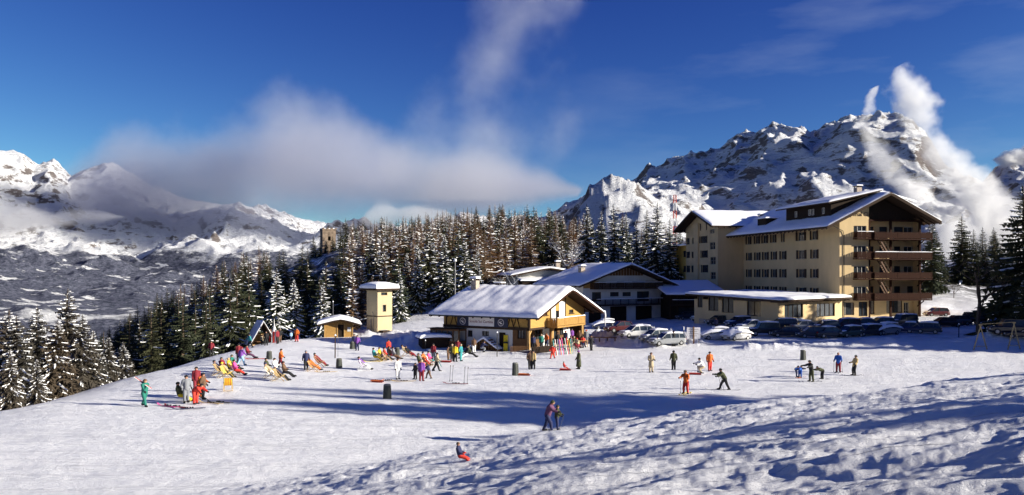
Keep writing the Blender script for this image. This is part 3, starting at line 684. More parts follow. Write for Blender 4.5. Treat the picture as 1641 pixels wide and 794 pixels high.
    # balconies
    ar = G.frompx(c5(512, 0)[0]); al = G.frompx(c5(115, 0)[0]); a3 = G.frompx(c5(201, 0)[0])
    for i, f_ in enumerate(fl):
        balcony(r, G, al, ab + .05, f_, 1.15, 1.0, RED, snow=(i == 3), ends=(1, 0), step=.17, plank=True)
        balcony(r, G, ab + .053, W + 1.0, f_ - .05, 1.35, 1.02, RED, snow=(i == 2), ends=(1, 1), step=.17, plank=True)
        mb = MB(); mb.box(ab + .06, W + .3, .003, rec - .003, f_ - .22, f_ - .05); mb.build('gallery_floor', RED, r)
        mb = MB(); mb.beam((W - .4, .3, f_ - 1.2), (W - .4, -1.2, f_ - .3), .12, .14); mb.build('bracket', RED, r)
    # zigzag fire stair between the balconies
    mb = MB(); s0 = G.frompx(c5(232, 0)[0]); s1 = G.frompx(c5(287, 0)[0])
    for i in range(3):
        zt_, zb_ = fl[i + 1] - .1, fl[i] + .1
        for yy in (-.95, -.25): mb.beam((s0, yy, zt_), (s1, yy, zb_), .06, .22)
        for k in range(9): t = (k + .5) / 9; xx = s0 + (s1 - s0) * t; zz = zt_ + (zb_ - zt_) * t; mb.box(xx - .13, xx + .13, -.93, -.27, zz - .015, zz + .015)
        mb.beam((s0, -.97, zt_ + .9), (s1, -.97, zb_ + .9), .05, .05)
        mb.tube([(s0, -.97, zt_), (s0, -.97, zt_ + .95)], .03, 4); mb.tube([(s1, -.97, zb_), (s1, -.97, zb_ + .95)], .03, 4)
    mb.build('fire_stair', mat('stair_wood', (.13, .07, .04), .7), r)
    # drainpipe and lettering high on the lit bay
    mb = MB(); mb.tube([G.P(-1.6, zE + .4, -.2), G.P(.5, zE - .6, -.12), G.P(.7, zE - 1.2, -.09), G.P(.7, -.5, -.09)], .055, 6); mb.build('drainpipe', BLACK, r)
    q = g5(98, 160, 190, 182); text_mesh('Imperial Club', .92, DARK, r, Matrix.Translation(G.P((q[0] + q[1]) / 2 + .1, (q[2] + q[3]) / 2, -.03)) @ Matrix.Rotation(math.pi / 2, 4, 'X'), name='lettering')
    mb = MB(); mb.box(ab - 3.2, W + 1, -1.9, 0.0 - .003, -1.2, .2); mb.build('terrace', STONE, r)
    wall(B, 0, Lh, -1.5, z(8.3), [(a, a + 1.1, zz, zz + 1.4) for a in (4, 9, 14, 19, 24) for zz in rows], YEL)
    for a in (4, 9, 14, 19, 24):
        for zz in rows: window(B, (a, a + 1.1, zz, zz + 1.4), DARK)
    wall(K, -.5, W, -1.5, zE + 1, [], YEL, top=lambda a: under(a))
    gable_roof(r, 'y', -3.6, W + 1.9, mid, zE, z(8.0), zA, -2.2, Lh + 2, .35, .38, DARK, DARK, amp=.1, nu=34, nv=40, seed=8)
    # long shed dormer on the left slope
    d0, d1 = -.1 + 1.6, 14.5; ax = -.5; zb = zE + sl * (ax + 3.6); ztop = zb + 2.6
    mb = MB(); mb.add([(ax, d0, zb - .3), (ax, d1, zb - .3), (ax, d1, ztop), (ax, d0, ztop)], [(0, 1, 2, 3)])
    for yy in (d0, d1): mb.add([(ax, yy, zb - .3), (mid, yy, zA - .2), (mid, yy, zA + .35), (ax, yy, ztop)], [(0, 1, 2, 3)])
    dm = mb.build('dormer', DARKB, r); D = Face(r, 'x', ax - .01)
    for a in (3.1, 6.0, 6.95, 11): window(D, (a, a + .62, zb + .75, zb + 1.75), FR, depth=-.02, mull=0, parent=dm)
    mb = MB(); mb.prism([(ax - 1.3, ztop - .28), (mid + .1, zA + .62), (mid + .1, zA + .42), (ax - 1.3, ztop - .48)], lambda a, zz: (a, d0 - 1.5, zz), lambda a, zz: (a, d1 + 1.2, zz)); dr_ = mb.build('dormer_roof', DARK, dm)
    snow_sheet('snow_cover', lambda u, v: (ax - 1.4 + (mid + .3 - ax + 1.4) * u, d0 - 1.6 + (d1 - d0 + 2.9) * v, ztop - .28 + (zA + .9 - ztop) * u), .36, 16, 22, dr_, amp=.1, seed=2)
    # smaller dormer on the far slope, and roof vents
    mb = MB(); mb.prism([(mid, zA + .45), (W - .6, zA - 1.1), (W - .6, zA - 2.4), (mid, zA - .4)], lambda a, zz: (a, 1.6, zz), lambda a, zz: (a, 9.0, zz)); dm2 = mb.build('dormer', DARKB, r)
    snow_sheet('snow_cover', lambda u, v: (mid + .1 + (W - .2 - mid) * u, .8 + 9.0 * v, zA + .46 - 1.6 * u), .4, 12, 12, dm2, amp=.08, seed=4)
    chimney(r, mid - .3, 5.5, zA - .4, zA + 1.5, .9, .2)
    mb = MB(); mb.box(-1.2, 1.4, 20, 23, zE + 1.2, zE + 2.7); mb.build('roof_hatch', DARKB, r)
    snow_sheet('snow_cover', lambda u, v: (-1.6 + 3.4 * u, 19.6 + 3.8 * v, zE + 2.71), .25, 6, 6, r, amp=.05)
    # wing at the far end: gable faces left
    x0 = -5.3; y0, y1 = Lh, Lh + 14.7; wz = z(8.9); wa = z(12.3); ym = (y0 + y1) / 2; x1 = 9
    WE = Face(r, 'x', x0); WS = Face(r, 'y', y0)
    utop = lambda a: wa - .3 - (wa - wz) * abs(a - ym) / (ym - y0 + 1.6)
    def w4(x0_, y0_, x1_, y1_): return WE.rect(*c4(x0_, y0_), *c4(x1_, y1_))
    hs = [w4(208, 226, 236, 262), w4(205, 294, 238, 330), w4(211, 370, 240, 408), w4(213, 447, 242, 486), w4(126, 240, 146, 276), w4(127, 304, 147, 338), w4(127, 376, 149, 410), w4(130, 450, 150, 486), w4(254, 242, 280, 280), w4(254, 326, 284, 364), w4(256, 404, 286, 444), w4(258, 484, 286, 522), w4(156, 232, 168, 268), w4(158, 376, 172, 410), w4(156, 450, 172, 486), w4(161, 302, 170, 334)]
    wall(WE, y0, y1, -1.5, wz - .6, hs, YEL, top=utop)
    for i, h_ in enumerate(hs): window(WE, h_, DARK if i < 8 or i > 11 else mat('window_frame_paint', (.3, .26, .2)), shutters=0 if i > 3 else .35, mull=1, trans=1 if 7 < i < 12 else 0)
    mb = MB(); WE.slab(mb, ym - .9 + 1.8, ym + 1.1 + 1.8, -1.5, wz + 1.0, -.35, -.003); mb.build('pilaster', YEL, r)
    wall(WS, x0, 0, -1.5, wz + .1, [], YEL)
    wall(WS, 0, x1, zE + 2, wz + .1, [], YEL)
    wall(Face(r, 'y', y1, 1), x0, x1, -1.5, wz, [], YEL); wall(Face(r, 'x', x1, 1), y0, y1, -1.5, wz - .5, [], YEL, top=utop)
    gable_roof(r, 'x', y0 - 1.6, y1 + 1.8, ym, wz, wz - .2, wa, x0 - 2.0, x1 + 1.0, .3, .36, DARK, DARK, amp=.09, nu=26, nv=24, seed=5)
    chimney(r, x0 + 9.0, y0 - .1, wz - .2, wz + 2.0, .9, .25)
    # pale rear block glimpsed at the far left
    mb = MB(); mb.box(x0 + 1.2, x0 + 6, y1 + .02, y1 + 9, -1.5, wz - 3.2); mb.build('rear_block', OCHRE, r)
    snow_sheet('snow_cover', lambda u, v: (x0 - .2 + 7 * u, y1 - .2 + 10 * v, wz - 3.2), .4, 8, 8, r, amp=.06)
    RB = Face(r, 'x', x0 + 1.2)
    for zz in (wz - 5.6, wz - 8.8, wz - 12): window(RB, (y1 + 2.4, y1 + 3.5, zz, zz + 1.3), DARK, depth=-.03, shutters=.4)
    return r, G, E
hotel, HG, HE = make_hotel()
def make_annex():
    ax_ = Vector((.82, .57)).normalized(); gz = -7.7
    r = thing('restaurant_annex', 'single storey cream annex with flat snow covered roof against the hotel long side', 'building', (37.4, 112, gz), zrot(ax_.x, ax_.y))
    S = Face(r, 'y', 0.); E = Face(r, 'x', 0.); W, Lh = 15.4, 15.5; zt = 3.55
    def c4(x, y): return 1060 + x / 3.309, 290 + y / 3.309
    def g(f, a, b, c, d): return f.rect(*c4(a, b), *c4(c, d))
    h1 = [g(S, 651, 655, 749, 726), g(S, 821, 650, 918, 720)]
    wall(S, 0, W, -1.5, zt, h1, YEL)
    for h_ in h1: window(S, h_, DARK, mull=3, curtain=False)
    q = g(S, 651, 728, 749, 775); mb = MB(); S.slab(mb, q[0], q[1], q[2] - .6, q[3] - .03, -.05, -.003); mb.build('painted_panel', WHITE, r)
    h2 = [g(E, 190, 612, 216, 672), g(E, 247, 616, 300, 690), g(E, 319, 622, 380, 700), g(E, 452, 638, 524, 718)]
    wall(E, 0, Lh, -1.5, zt, h2, YEL)
    for h_ in h2: window(E, h_, DARK, mull=1, curtain=False)
    mb = MB(); E.slab(mb, 1.2, Lh - 1, -1.4, .55, -.06, -.003); mb.build('plinth', STONE, r)
    wall(Face(r, 'y', Lh, 1), 0, 8, -1.5, zt, [], YEL)
    S2 = lambda u, v: (-1.3 + (W + 1.6) * u, -1.3 + (Lh + 2.0) * v, zt + .3 + .55 * v + .15 * u)
    mb = MB(); p = [S2(0, 0), S2(1, 0), S2(1, 1), S2(0, 1)]; mb.add([(a, b, c - .3) for a, b, c in p] + p, [(0, 3, 2, 1), (4, 5, 6, 7), (0, 1, 5, 4), (1, 2, 6, 5), (2, 3, 7, 6), (3, 0, 4, 7)]); rf = mb.build('roof', DARK, r)
    snow_sheet('snow_cover', lambda u, v: (S2(u, v)[0] + (u - .5) * .25, S2(u, v)[1] + (v - .5) * .25, S2(u, v)[2] + .01), .42, 34, 34, rf, amp=.09, seed=6)
    mb = MB()
    for k in range(20): v = k / 19; a = -1.2 + (W + 1.4) * v; mb.beam((a, -1.2, zt + .02), (a, .3, zt + .02), .12, .16)
    mb.build('rafter_ends', DARK, r, kind='stuff')
    return r
annex = make_annex()
def make_house(nm, label, loc, d, W, Lh, zw, za, spec):
    r = thing(nm, label, 'house', loc, zrot(*d)); return r
def make_second_chalet():
    gz = -8.9
    r = thing('alpine_house', 'shaded white and timber house with two long balconies and garage doors behind the ski chalet', 'house', (12.1, 136, gz), zrot(.86, .51))
    G = Face(r, 'y', 0.); E = Face(r, 'x', 0.); W, Lh = 17.6, 11
    def c6(x, y): return 780 + x / 4.826, 400 + y / 4.826
    def g(a, b, c, d, f=G): return f.rect(*c6(a, b), *c6(c, d))
    aa, za = G.frompx(c6(1050, 0)[0]) + .2, 10.4; ze = 6.7
    top = lambda a: za - .35 - (za - ze) * (abs(a - aa) / (aa + 2.3) if a < aa else abs(a - aa) / (W + 2.4 - aa))
    zf1 = g(860, 300, 900, 300)[2]; zf2 = g(890, 425, 900, 430)[2]
    hs = [g(868, 200, 920, 266), g(1003, 196, 1062, 268), g(1124, 196, 1222, 272)]
    hs = [(h_[0], h_[1], zf1 + .02 if i else h_[2], h_[3]) for i, h_ in enumerate(hs)]
    h2 = [g(952, 330, 1020, 364), g(1048, 330, 1114, 362), g(812, 330, 884, 402), g(1160, 324, 1256, 402)]
    h3 = [g(786, 440, 884, 545), g(952, 440, 1082, 560), g(1150, 436, 1278, 556)]
    wall(G, 0, W, zf2 - .2, 7.3, hs + h2, WHITE, top=top); wall(G, 0, W, -1, zf2 - .2, [(h_[0], h_[1], -.99, h_[3]) for h_ in h3], WHITE)
    for h_ in hs: window(G, h_, DARK, mull=1)
    for h_ in h2[:2]: window(G, h_, DARK, mull=1)
    for h_ in h2[2:]: window(G, h_, DARK, mull=1, name='door')
    for h_ in h3:
        mb = MB(); n = 7
        for k in range(n): a = h_[0] + (h_[1] - h_[0]) * k / n; G.slab(mb, a + .01, a + (h_[1] - h_[0]) / n - .01, -.9, h_[3], .14, .18 + .01 * (k % 2))
        mb.build('garage_door', DARKB, r)
    mb = MB()
    for q in (g(745, 215, 862, 305), g(1224, 200, 1345, 300)): G.slab(mb, max(0, q[0]), min(W, q[1]), zf1, min(q[3], 7.4), -.05, -.003)
    mb.build('timber_cladding', PINEV, r)
    mb = MB(); n = 14
    for k in range(n):
        u0 = aa - 4.4 + 8.8 * k / n; u1 = u0 + 8.8 / n - .05; lo = max(top(u0), top(u1)) ; z0 = 8.35
        if min(top(u0), top(u1)) > z0: mb.add([G.P(u0, z0, -.05), G.P(u1, z0, -.05), G.P(u1, top(u1), -.05), G.P(u0, top(u0), -.05)], [(0, 1, 2, 3)])
    mb.build('gable_boarding', BRN, r)
    balcony(r, G, 1.5, W - .8, zf1, 1.3, 1.0, DARK, plank=True); balcony(r, G, 2.0, W, zf2 + .02, 1.3, 1.0, DARK, step=.2)
    wall(E, 0, Lh, -1, 7.2, [(3, 4, 4.4, 5.6), (7, 8, 4.4, 5.6)], WHITE); wall(Face(r, 'x', W, 1), 0, Lh, -1, 7.2, [], WHITE); wall(Face(r, 'y', Lh, 1), 0, W, -1, 7.2, [], WHITE, top=top)
    gable_roof(r, 'y', -2.3, W + 2.4, aa, ze, ze - .2, za, -2.2, Lh + 1.3, .2, .42, DARK, DARK, amp=.09, nu=34, nv=24, seed=12)
    chimney(r, aa - 5.5, 5.0, za - 2, za - .6, .9, .25)
    return r, G
house2, H2G = make_second_chalet()
def make_low_house():
    # low pitched white house behind, seen over the ski chalet's ridge
    r = thing('low_house', 'low white house with shallow snowy roof and boarded gable behind the ski chalet ridge', 'house', (1.0, 150, -7.5), zrot(.97, .24))
    G = Face(r, 'y', 0.); W, Lh = 13.5, 9
    def c6(x, y): return 780 + x / 4.826, 400 + y / 4.826
    def g(a, b, c, d): return G.rect(*c6(a, b), *c6(c, d))
    a0 = G.frompx(c6(228, 0)[0]); a1 = a0 + 12.5; aa = G.frompx(c6(470, 0)[0]); za = g(470, 140, 480, 150)[3]; ze0 = g(170, 200, 180, 205)[3]
    hs = [g(296, 196, 330, 230), g(392, 198, 425, 240)]; zt = ze0 - .2
    hs = [(p, q, s_, min(t_, zt - .05)) for p, q, s_, t_ in hs]
    top = lambda a: za - .3 - (za - ze0) * abs(a - aa) / (aa - a0 + 1.2)
    wall(G, a0, a1, -2, zt, hs, WHITE, top=top)
    for h_ in hs: window(G, h_, DARK)
    wall(Face(r, 'x', a0), 0, Lh, -2, zt, [], WHITE); wall(Face(r, 'x', a1, 1), 0, Lh, -2, zt, [], WHITE); wall(Face(r, 'y', Lh, 1), a0, a1, -2, zt, [], WHITE, top=top)
    gable_roof(r, 'y', a0 - 1.5, a1 + 2, aa, ze0, ze0 - .1, za, -1.6, Lh + 1, .18, .35, DARK, DARK, amp=.06, nu=20, nv=16, seed=9)
    chimney(r, aa + 2.9, 3.0, za - 1.2, za + .9, .8, .25)
    mb = MB(); p0 = g(232, 255, 240, 256); mb.tube([(a0 - 1.4, -.4, ze0 - .5), (a0 - 1.4, -.4, ze0 + 2.4)], .06, 6); mb.build('flue', METAL, r)
    # lean-to with a dark boarded front
    L = g(232, 258, 500, 258); mb = MB(); G.slab(mb, a0 + .3, a0 + 9.6, -2, L[3] + .4, -3.2, -.02); lt = mb.build('lean_to', DARKB, r)
    snow_sheet('snow_cover', lambda u, v: G.P(a0 - .2 + 10.2 * v, L[3] + .41 + .5 * u, -3.6 + 3.6 * u), .3, 8, 14, lt, amp=.06)
    return r
make_low_house()
def make_barn():
    r = thing('timber_barn', 'low dark boarded timber building with snowy lean roof between the alpine house and the annex', 'barn', (27.6, 139.5, -8.6), zrot(.95, .1))
    S = Face(r, 'y', 0.); W, Lh = 9.4, 9
    def c6(x, y): return 780 + x / 4.826, 400 + y / 4.826
    hs = [(1.6, 4.4, -.5, 2.5), (5.2, 6.4, .0, 2.4), (7.2, 8.6, .8, 2.3)]
    wall(S, 0, W, -1, 4.6, hs, DARKB)
    for i, h_ in enumerate(hs): window(S, h_, DARK, mull=1, name='door' if i < 2 else 'window')
    mb = MB()
    for a in (.1, 1.4, 4.7, 6.8, W - .1): S.slab(mb, a - .09, a + .09, -1, 4.5, -.08, -.003)
    S.slab(mb, 0, W, 2.9, 3.1, -.14, -.09); mb.build('timber_frame', DARK, r)
    wall(Face(r, 'x', 0), 0, Lh, -1, 4.6, [], DARKB); wall(Face(r, 'x', W, 1), 0, Lh, -1, 4.6, [], DARKB)
    balcony(r, S, .2, W - .3, 2.92, 1.0, .9, DARK, snow=True)
    S2 = lambda u, v: (-1.0 + (W + 2.0) * u, -1.5 + (Lh + 2) * v, 4.75 + 2.2 * v)
    mb = MB(); p = [S2(0, 0), S2(1, 0), S2(1, 1), S2(0, 1)]; mb.add([(a, b, c - .2) for a, b, c in p] + p, [(0, 3, 2, 1), (4, 5, 6, 7), (0, 1, 5, 4), (1, 2, 6, 5), (2, 3, 7, 6), (3, 0, 4, 7)]); rf = mb.build('roof', DARK, r)
    snow_sheet('snow_cover', lambda u, v: (S2(u, v)[0] + (u - .5) * .2, S2(u, v)[1] + (v - .5) * .2, S2(u, v)[2] + .01), .38, 20, 18, rf, amp=.08, seed=7)
    return r
make_barn()
def make_tower():
    p = Vector((-19.5, 115.5, 0)); gz = H(p.x, p.y) - .4
    r = thing('transformer_tower', 'square cream rendered tower with two small openings and a mushroom of snow on its roof', 'tower', (p.x, p.y, gz), math.radians(45))
    w = 2.6; S = Face(r, 'y', 0.); E = Face(r, 'x', 0.); 
    def c8(x, y): return 560 + x / 6.62, 430 + y / 6.62
    h1 = [S.rect(*c8(333, 258), *c8(398, 288)), S.rect(*c8(350, 390), *c8(386, 462))]; zt = S.rect(*c8(300, 235), *c8(400, 300))[3]
    zl = S.rect(*c8(300, 510), *c8(400, 560))[3]
    wall(S, 0, w, -.6, zt, h1, TOWERC, depth=.3)
    for h_ in h1: window(S, h_, DARK, depth=.25, mull=0)
    wall(E, 0, w * 1.05, -.6, zt, [], TOWERC); wall(Face(r, 'x', w, 1), 0, w * 1.05, -.6, zt, [], TOWERC); wall(Face(r, 'y', w * 1.05, 1), 0, w, -.6, zt, [], TOWERC)
    mb = MB(); mb.box(-.05, w + .05, -.05, w * 1.05 + .05, zl - .08, zl + .06); mb.build('string_course', DARK, r)
    mb = MB(); mb.box(-.75, w + .75, -.75, w * 1.05 + .75, zt, zt + .28); rf = mb.build('roof', DARK, r)
    snow_sheet('snow_cover', lambda u, v: (-.8 + (w + 1.6) * u, -.8 + (w * 1.05 + 1.6) * v, zt + .29 + .35 * (1 - (2 * u - 1) ** 2) * (1 - (2 * v - 1) ** 2)), .62, 16, 16, rf, amp=.05, seed=5)
    mb = MB(); mb.tube([(-.12, 1.5, -.4), (-.12, 1.5, 2.2)], .06, 6); mb.tube([(-.12, .9, -.4), (-.12, .9, 3.0), (-.3, .9, 3.3)], .035, 6); mb.build('cable_duct', METAL, r)
    mb = MB(); S.slab(mb, .55, 1.7, 0, .62, -.02, -.003); mb.build('hatch', METAL, r)
    mb = MB(); mb.box(.3, 1.5, -.9, -.05, -.3, .55); mb.build('plinth', DARK, r)
    return r
make_tower()
def make_shed():
    p = at(541, 541); r = thing('timber_shed', 'small brown timber shed with a thick pillow of snow on its roof beside the tower', 'shed', (p.x - 2.0, p.y + .3, p.z - .15), math.radians(14))
    S = Face(r, 'y', 0.); w, l, zt = 4.0, 3.0, 2.05; mid = 2.3; top = lambda a: zt + .55 * (1 - abs(a - mid) / 2.5)
    wall(S, 0, w, -.5, zt, [(1.9, 2.7, -.4, 1.9)], PINEV, top=top); wall(Face(r, 'x', 0), 0, l, -.5, zt, [], BRN); wall(Face(r, 'x', w, 1), 0, l, -.5, zt, [], BRN); wall(Face(r, 'y', l, 1), 0, w, -.5, zt, [], BRN, top=top)
    mb = MB(); S.slab(mb, 1.92, 2.68, -.4, 1.88, .1, .14); mb.build('door', DARKB, r)
    mb = MB()
    for a in (.06, 1.8, 2.8, w - .06): S.slab(mb, a - .06, a + .06, -.4, zt, -.06, -.003)
    mb.build('timber_frame', LOG, r)
    mb = MB(); S.slab(mb, 3.2, 3.7, .9, 1.5, -.04, -.004); mb.build('notice_board', WHITE, r)
    gable_roof(r, 'y', -.9, w + 1.0, mid, zt - .05, zt - .1, zt + .75, -.9, l + .7, .1, .5, DARK, DARK, amp=.04, nu=18, nv=14, seed=2)
make_shed()
def make_shrine():
    p = at(417, 551.5); r = thing('wooden_shelter', 'steep A-frame wooden shelter with a snow covered roof at the edge of the wood', 'shelter', (p.x, p.y, p.z - .1), math.radians(35))
    mb = MB()
    for sgn in (-1, 1):
        mb.prism([(sgn * 1.75, .0), (0, 3.0), (0, 2.85), (sgn * 1.62, .0)], lambda a, z: (a, -1.3, z), lambda a, z: (a, 1.3, z))
    rf = mb.build('roof', DARK, r)
    snow_sheet('snow_cover', lambda u, v: ((-1.78 * (1 - u)), -1.35 + 2.7 * v, .05 + 3.0 * u), .28, 12, 8, rf, amp=.05, seed=1)
    snow_sheet('snow_cover', lambda u, v: ((1.5 * (1 - u)), -1.35 + 2.7 * v, .55 + 2.5 * u), .14, 8, 8, rf, amp=.04, seed=4)
    mb = MB()
    for y in (-1.1, 1.1): mb.beam((-1.5, y, 0.1), (1.5, y, .1), .12, .12); mb.beam((-.8, y, 1.4), (.8, y, 1.4), .1, .1)
    mb.box(-1.3, 1.3, .9, 1.0, .15, 1.4); mb.build('timber_frame', LOG, r)
    mb = MB(); mb.box(-.9, .9, -.6, -.1, .4, .48); mb.box(-.85, -.75, -.55, -.15, 0, .4); mb.box(.75, .85, -.55, -.15, 0, .4); mb.build('bench', BRN, r)
make_shrine()
def make_keep():
    # square keep on the wooded hill, only its head above the trees
    D = 262; x = (525 - 820) / F * D; zt = (HY - 367) / F * D; r = thing('stone_keep', 'ruined square stone tower rising over the trees on the left of the wooded hill', 'tower', (x, D, zt - 13), math.radians(24))
    KS = mat('keep_stone', (.20, .15, .11), .95, .45, 1.2, bump=.12); mb = MB(); w = 4.3; hw = w / 2
    S = Face(r, 'y', -hw); wall(S, -hw, hw, 0, 12.4, [(-.4, .5, 9, 10.4), (1.2, 1.7, 6, 7.2)], KS, depth=.5); wall(Face(r, 'x', -hw), -hw, hw, 0, 12.4, [(-.5, .4, 9, 10.2)], KS, depth=.5); wall(Face(r, 'x', hw, 1), -hw, hw, 0, 12.4, [], KS); wall(Face(r, 'y', hw, 1), -hw, hw, 0, 12.4, [], KS)
    mb.box(-hw - .1, hw + .1, -hw - .1, hw + .1, 12.4, 12.9)
    for i in range(4):
        for sx in (-1, 1): mb.box(-hw + i * 1.4 - .1, -hw + i * 1.4 + .55, sx * hw - .25, sx * hw + .09, 12.9, 13.15)
    mb.build('parapet', KS, r)
    snow_sheet('snow_cover', lambda u, v: (-hw + w * u, -hw + w * v, 12.91), .3, 5, 5, r, amp=.1)
make_keep()
def make_mast():
    D = 420; x = (1081 - 820) / F * D; zt = (HY - 313) / F * D; zb = H(x, D); hh = zt - zb; r = thing('lattice_mast', 'red and white lattice radio mast standing behind the spruces', 'mast', (x, D, zb))
    n = 12; A = mat('mast_red', (.5, .08, .05), .6); Bm = mat('mast_white', (.75, .75, .75), .6)
    for k in range(n):
        mb = MB(); z0 = hh * k / n; z1 = hh * (k + 1) / n; w0 = 1.3 - .7 * k / n; w1 = 1.3 - .7 * (k + 1) / n
        c = [(-1, -1), (1, -1), (1, 1), (-1, 1)]
        for i in range(4):
            a = c[i]; b = c[(i + 1) % 4]; mb.tube([(a[0] * w0, a[1] * w0, z0), (a[0] * w1, a[1] * w1, z1)], .13, 4); mb.tube([(a[0] * w0, a[1] * w0, z0), (b[0] * w1, b[1] * w1, z1)], .08, 4); mb.tube([(a[0] * w1, a[1] * w1, z1), (b[0] * w1, b[1] * w1, z1)], .08, 4)
        mb.build('mast_section', A if k % 2 else Bm, r)
make_mast()
# ------------------------------------------------------------------ trees
def leaf_mat(name, c, var=.35):
    t = NT(name); oi = t.new('ObjectInfo'); n = t.noise(1.3, 4, .7, t.objpos())
    d = tuple(v * (1 - var) for v in c); l = tuple(v * (1 + var) for v in c)
    q = t.mix(n, d, l); q2 = t.mix(oi.outputs['Random'], q, tuple(v * k for v, k in zip(c, (1.25, 1.0, .8)))); t.col(q2)
    t.b.inputs['Roughness'].default_value = .85; t.b.inputs['Specular IOR Level'].default_value = .15; return t.m
NEEDLE = leaf_mat('spruce_needles', (.042, .052, .030)); LARCHM = leaf_mat('larch_twigs', (.20, .135, .08)); DRY = leaf_mat('dry_needles', (.056, .053, .045)); BARK = mat('bark', (.085, .06, .042), .95, .35, 4); FROST = mat('hoar_frost', (.74, .76, .80), .8, .1)
def conifer_proto(name, h, r0, seed, snow=.5, larch=False, dens=1., low=.08, droop=.35, needle=None, lean=0., step=None, bare=0.):
    q = random.Random(seed); root = thing('proto', 'proto', 'tree')
    mb = MB(); tr = h * .018 + .04; n = 6
    pts = [(lean * (k / n) ** 2 + q.uniform(-.04, .04), q.uniform(-.04, .04), h * (k / n) - (.8 if k == 0 else 0)) for k in range(n + 1)]
    mb.tube(pts, [tr * (1 - .93 * k / n) for k in range(n + 1)], 6, cap=False)
    mb.build('trunk', BARK, root, True)
    nb = MB(); z = h * low; st = step or h * .034
    while z < h * .985:
        t = z / h; L0 = r0 * ((1 - t) ** .82) * (.35 + .65 * min(1, (t - low) / .10 + .45)) + .05 * r0 * .5
        cnt = max(4, int((9 if not larch else 7) * dens * (.75 + .25 * (1 - t)))); ph = q.uniform(0, 6.28)
        for k in range(cnt):
            if q.random() < (.10 if not larch else .16) + bare * (1 - t): continue
            a = ph + 6.283 * k / cnt + q.uniform(-.28, .28); L = L0 * q.uniform(.5, 1.18)
            if L < .12: L = .12
            zz = z + q.uniform(-.5, .5) * st; ca, sa = math.cos(a), math.sin(a); cx = lean * t * t
            up = (.50 * t - .15 if not larch else .55 * t - .12); dr = droop * (1 - .6 * t) * q.uniform(.7, 1.3)
            sp = []
            ns = 5
            for i in range(ns + 1):
                s_ = i / ns; rr = L * s_; sp.append(Vector((cx + ca * rr, sa * rr, zz + L * (up * s_ - dr * s_ ** 1.4 + .10 * s_ ** 4))))
            side = Vector((-sa, ca, 0)); W = L * (.26 if not larch else .15) * q.uniform(.8, 1.2)
            for i in range(ns):
                s_ = (i + .5) / ns; w = W * (1.25 - s_) * (.55 + .9 * math.sin(min(1, s_ * 1.7) * 1.57)); f = (sp[i + 1] - sp[i])
                for sg in (-1, 1):
                    tip = sp[i] + f * q.uniform(.9, 1.7) + side * sg * w * q.uniform(.7, 1.25) + Vector((0, 0, -w * q.uniform(.15, .55)))
                    nb.add([sp[i], sp[i + 1], tip], [(0, 1, 2)], 0)
                    if not larch and i > 0:
                        tip2 = sp[i] + f * .5 + side * sg * w * .25 + Vector((0, 0, -L * .20 * q.uniform(.5, 1.2))); nb.add([sp[i] + side * sg * w * .2, sp[i + 1], tip2], [(0, 1, 2)], 0)
            if q.random() < snow:
                i0 = 1 if q.random() < .5 else 2; i1 = ns if q.random() < .7 else ns - 1
                for i in range(i0, i1):
                    if q.random() < .12: continue
                    s0, s1 = i / ns, (i + 1) / ns; w0 = W * (1.15 - s0) * (.25 + .42 * snow); w1 = W * (1.15 - s1) * (.25 + .42 * snow); th = .03 + .028 * L
                    A_, B_ = sp[i] + Vector((0, 0, th)), sp[i + 1] + Vector((0, 0, th))
                    nb.add([A_ - side * w0 - Vector((0, 0, th * 1.2)), A_, A_ + side * w0 - Vector((0, 0, th * 1.2)), B_ - side * w1 - Vector((0, 0, th * 1.3)), B_, B_ + side * w1 - Vector((0, 0, th * 1.3))], [(0, 1, 4, 3), (1, 2, 5, 4)], 1)
        z += st * q.uniform(.8, 1.2) * (1 - .35 * t)
    nb.add([(lean - .06, 0, h * .96), (lean + .06, 0, h * .96), (lean, .05, h * 1.02)], [(0, 1, 2)], 0)
    nb.build('crown', [needle or (LARCHM if larch else NEEDLE), SNOW], root)
    return remember(root)
SPR = [conifer_proto('s', 10, 2.35, 10 + i, snow=s * .6, dens=d, droop=dr) for i, (s, d, dr) in enumerate([(.30, 1, .35), (.42, 1.05, .4), (.06, 1.0, .3), (.5, 1, .5)])]
SNOWY = [conifer_proto('s', 10, 2.5, 30 + i, snow=.95, dens=1.15, droop=.62, step=.36) for i in range(2)]
BIG = [conifer_proto('s', 10, 2.05, 50 + i, snow=.62, dens=1.35, droop=.5, step=.25) for i in range(3)]
DKB = [conifer_proto('s', 10, 2.6, 55 + i, snow=.16, dens=1.3, droop=.42, step=.25) for i in range(2)]
LAR = [conifer_proto('l', 10, 2.3, 70 + i, snow=s, larch=True, dens=1.5, droop=.30, lean=ln, step=.25) for i, (s, ln) in enumerate([(.18, .1), (.3, -.2), (.10, .15), (.45, 0)])]
NEARL = [conifer_proto('l', 10, 2.9, 90 + i, snow=.38, dens=1.5, droop=.62, needle=DRY, lean=ln, step=.21, low=.05, bare=.12) for i, ln in enumerate((.2, -.3, .1))]
TREES = []
def plant(P, x, y, h, label, group, w=1., nm='spruce_tree', sink=.25):
    o = dup(P, (x, y, H(x, y) - sink), R.uniform(0, 6.28), label, group, (h / 10 * w, h / 10 * w, h / 10)); o.name = nm; o.rotation_euler = (R.gauss(0, .022), R.gauss(0, .022), o.rotation_euler[2]); TREES.append((x, y)); return o
def tree_px(P, px, ptop, D, label, w=1., nm='spruce_tree', group=None, sink=.25):
    x = (px - 820) / F * D; zt = (HY - ptop) / F * D; return plant(P, x, D, max(3., zt - H(x, D) + sink), label, group, w, nm, sink)
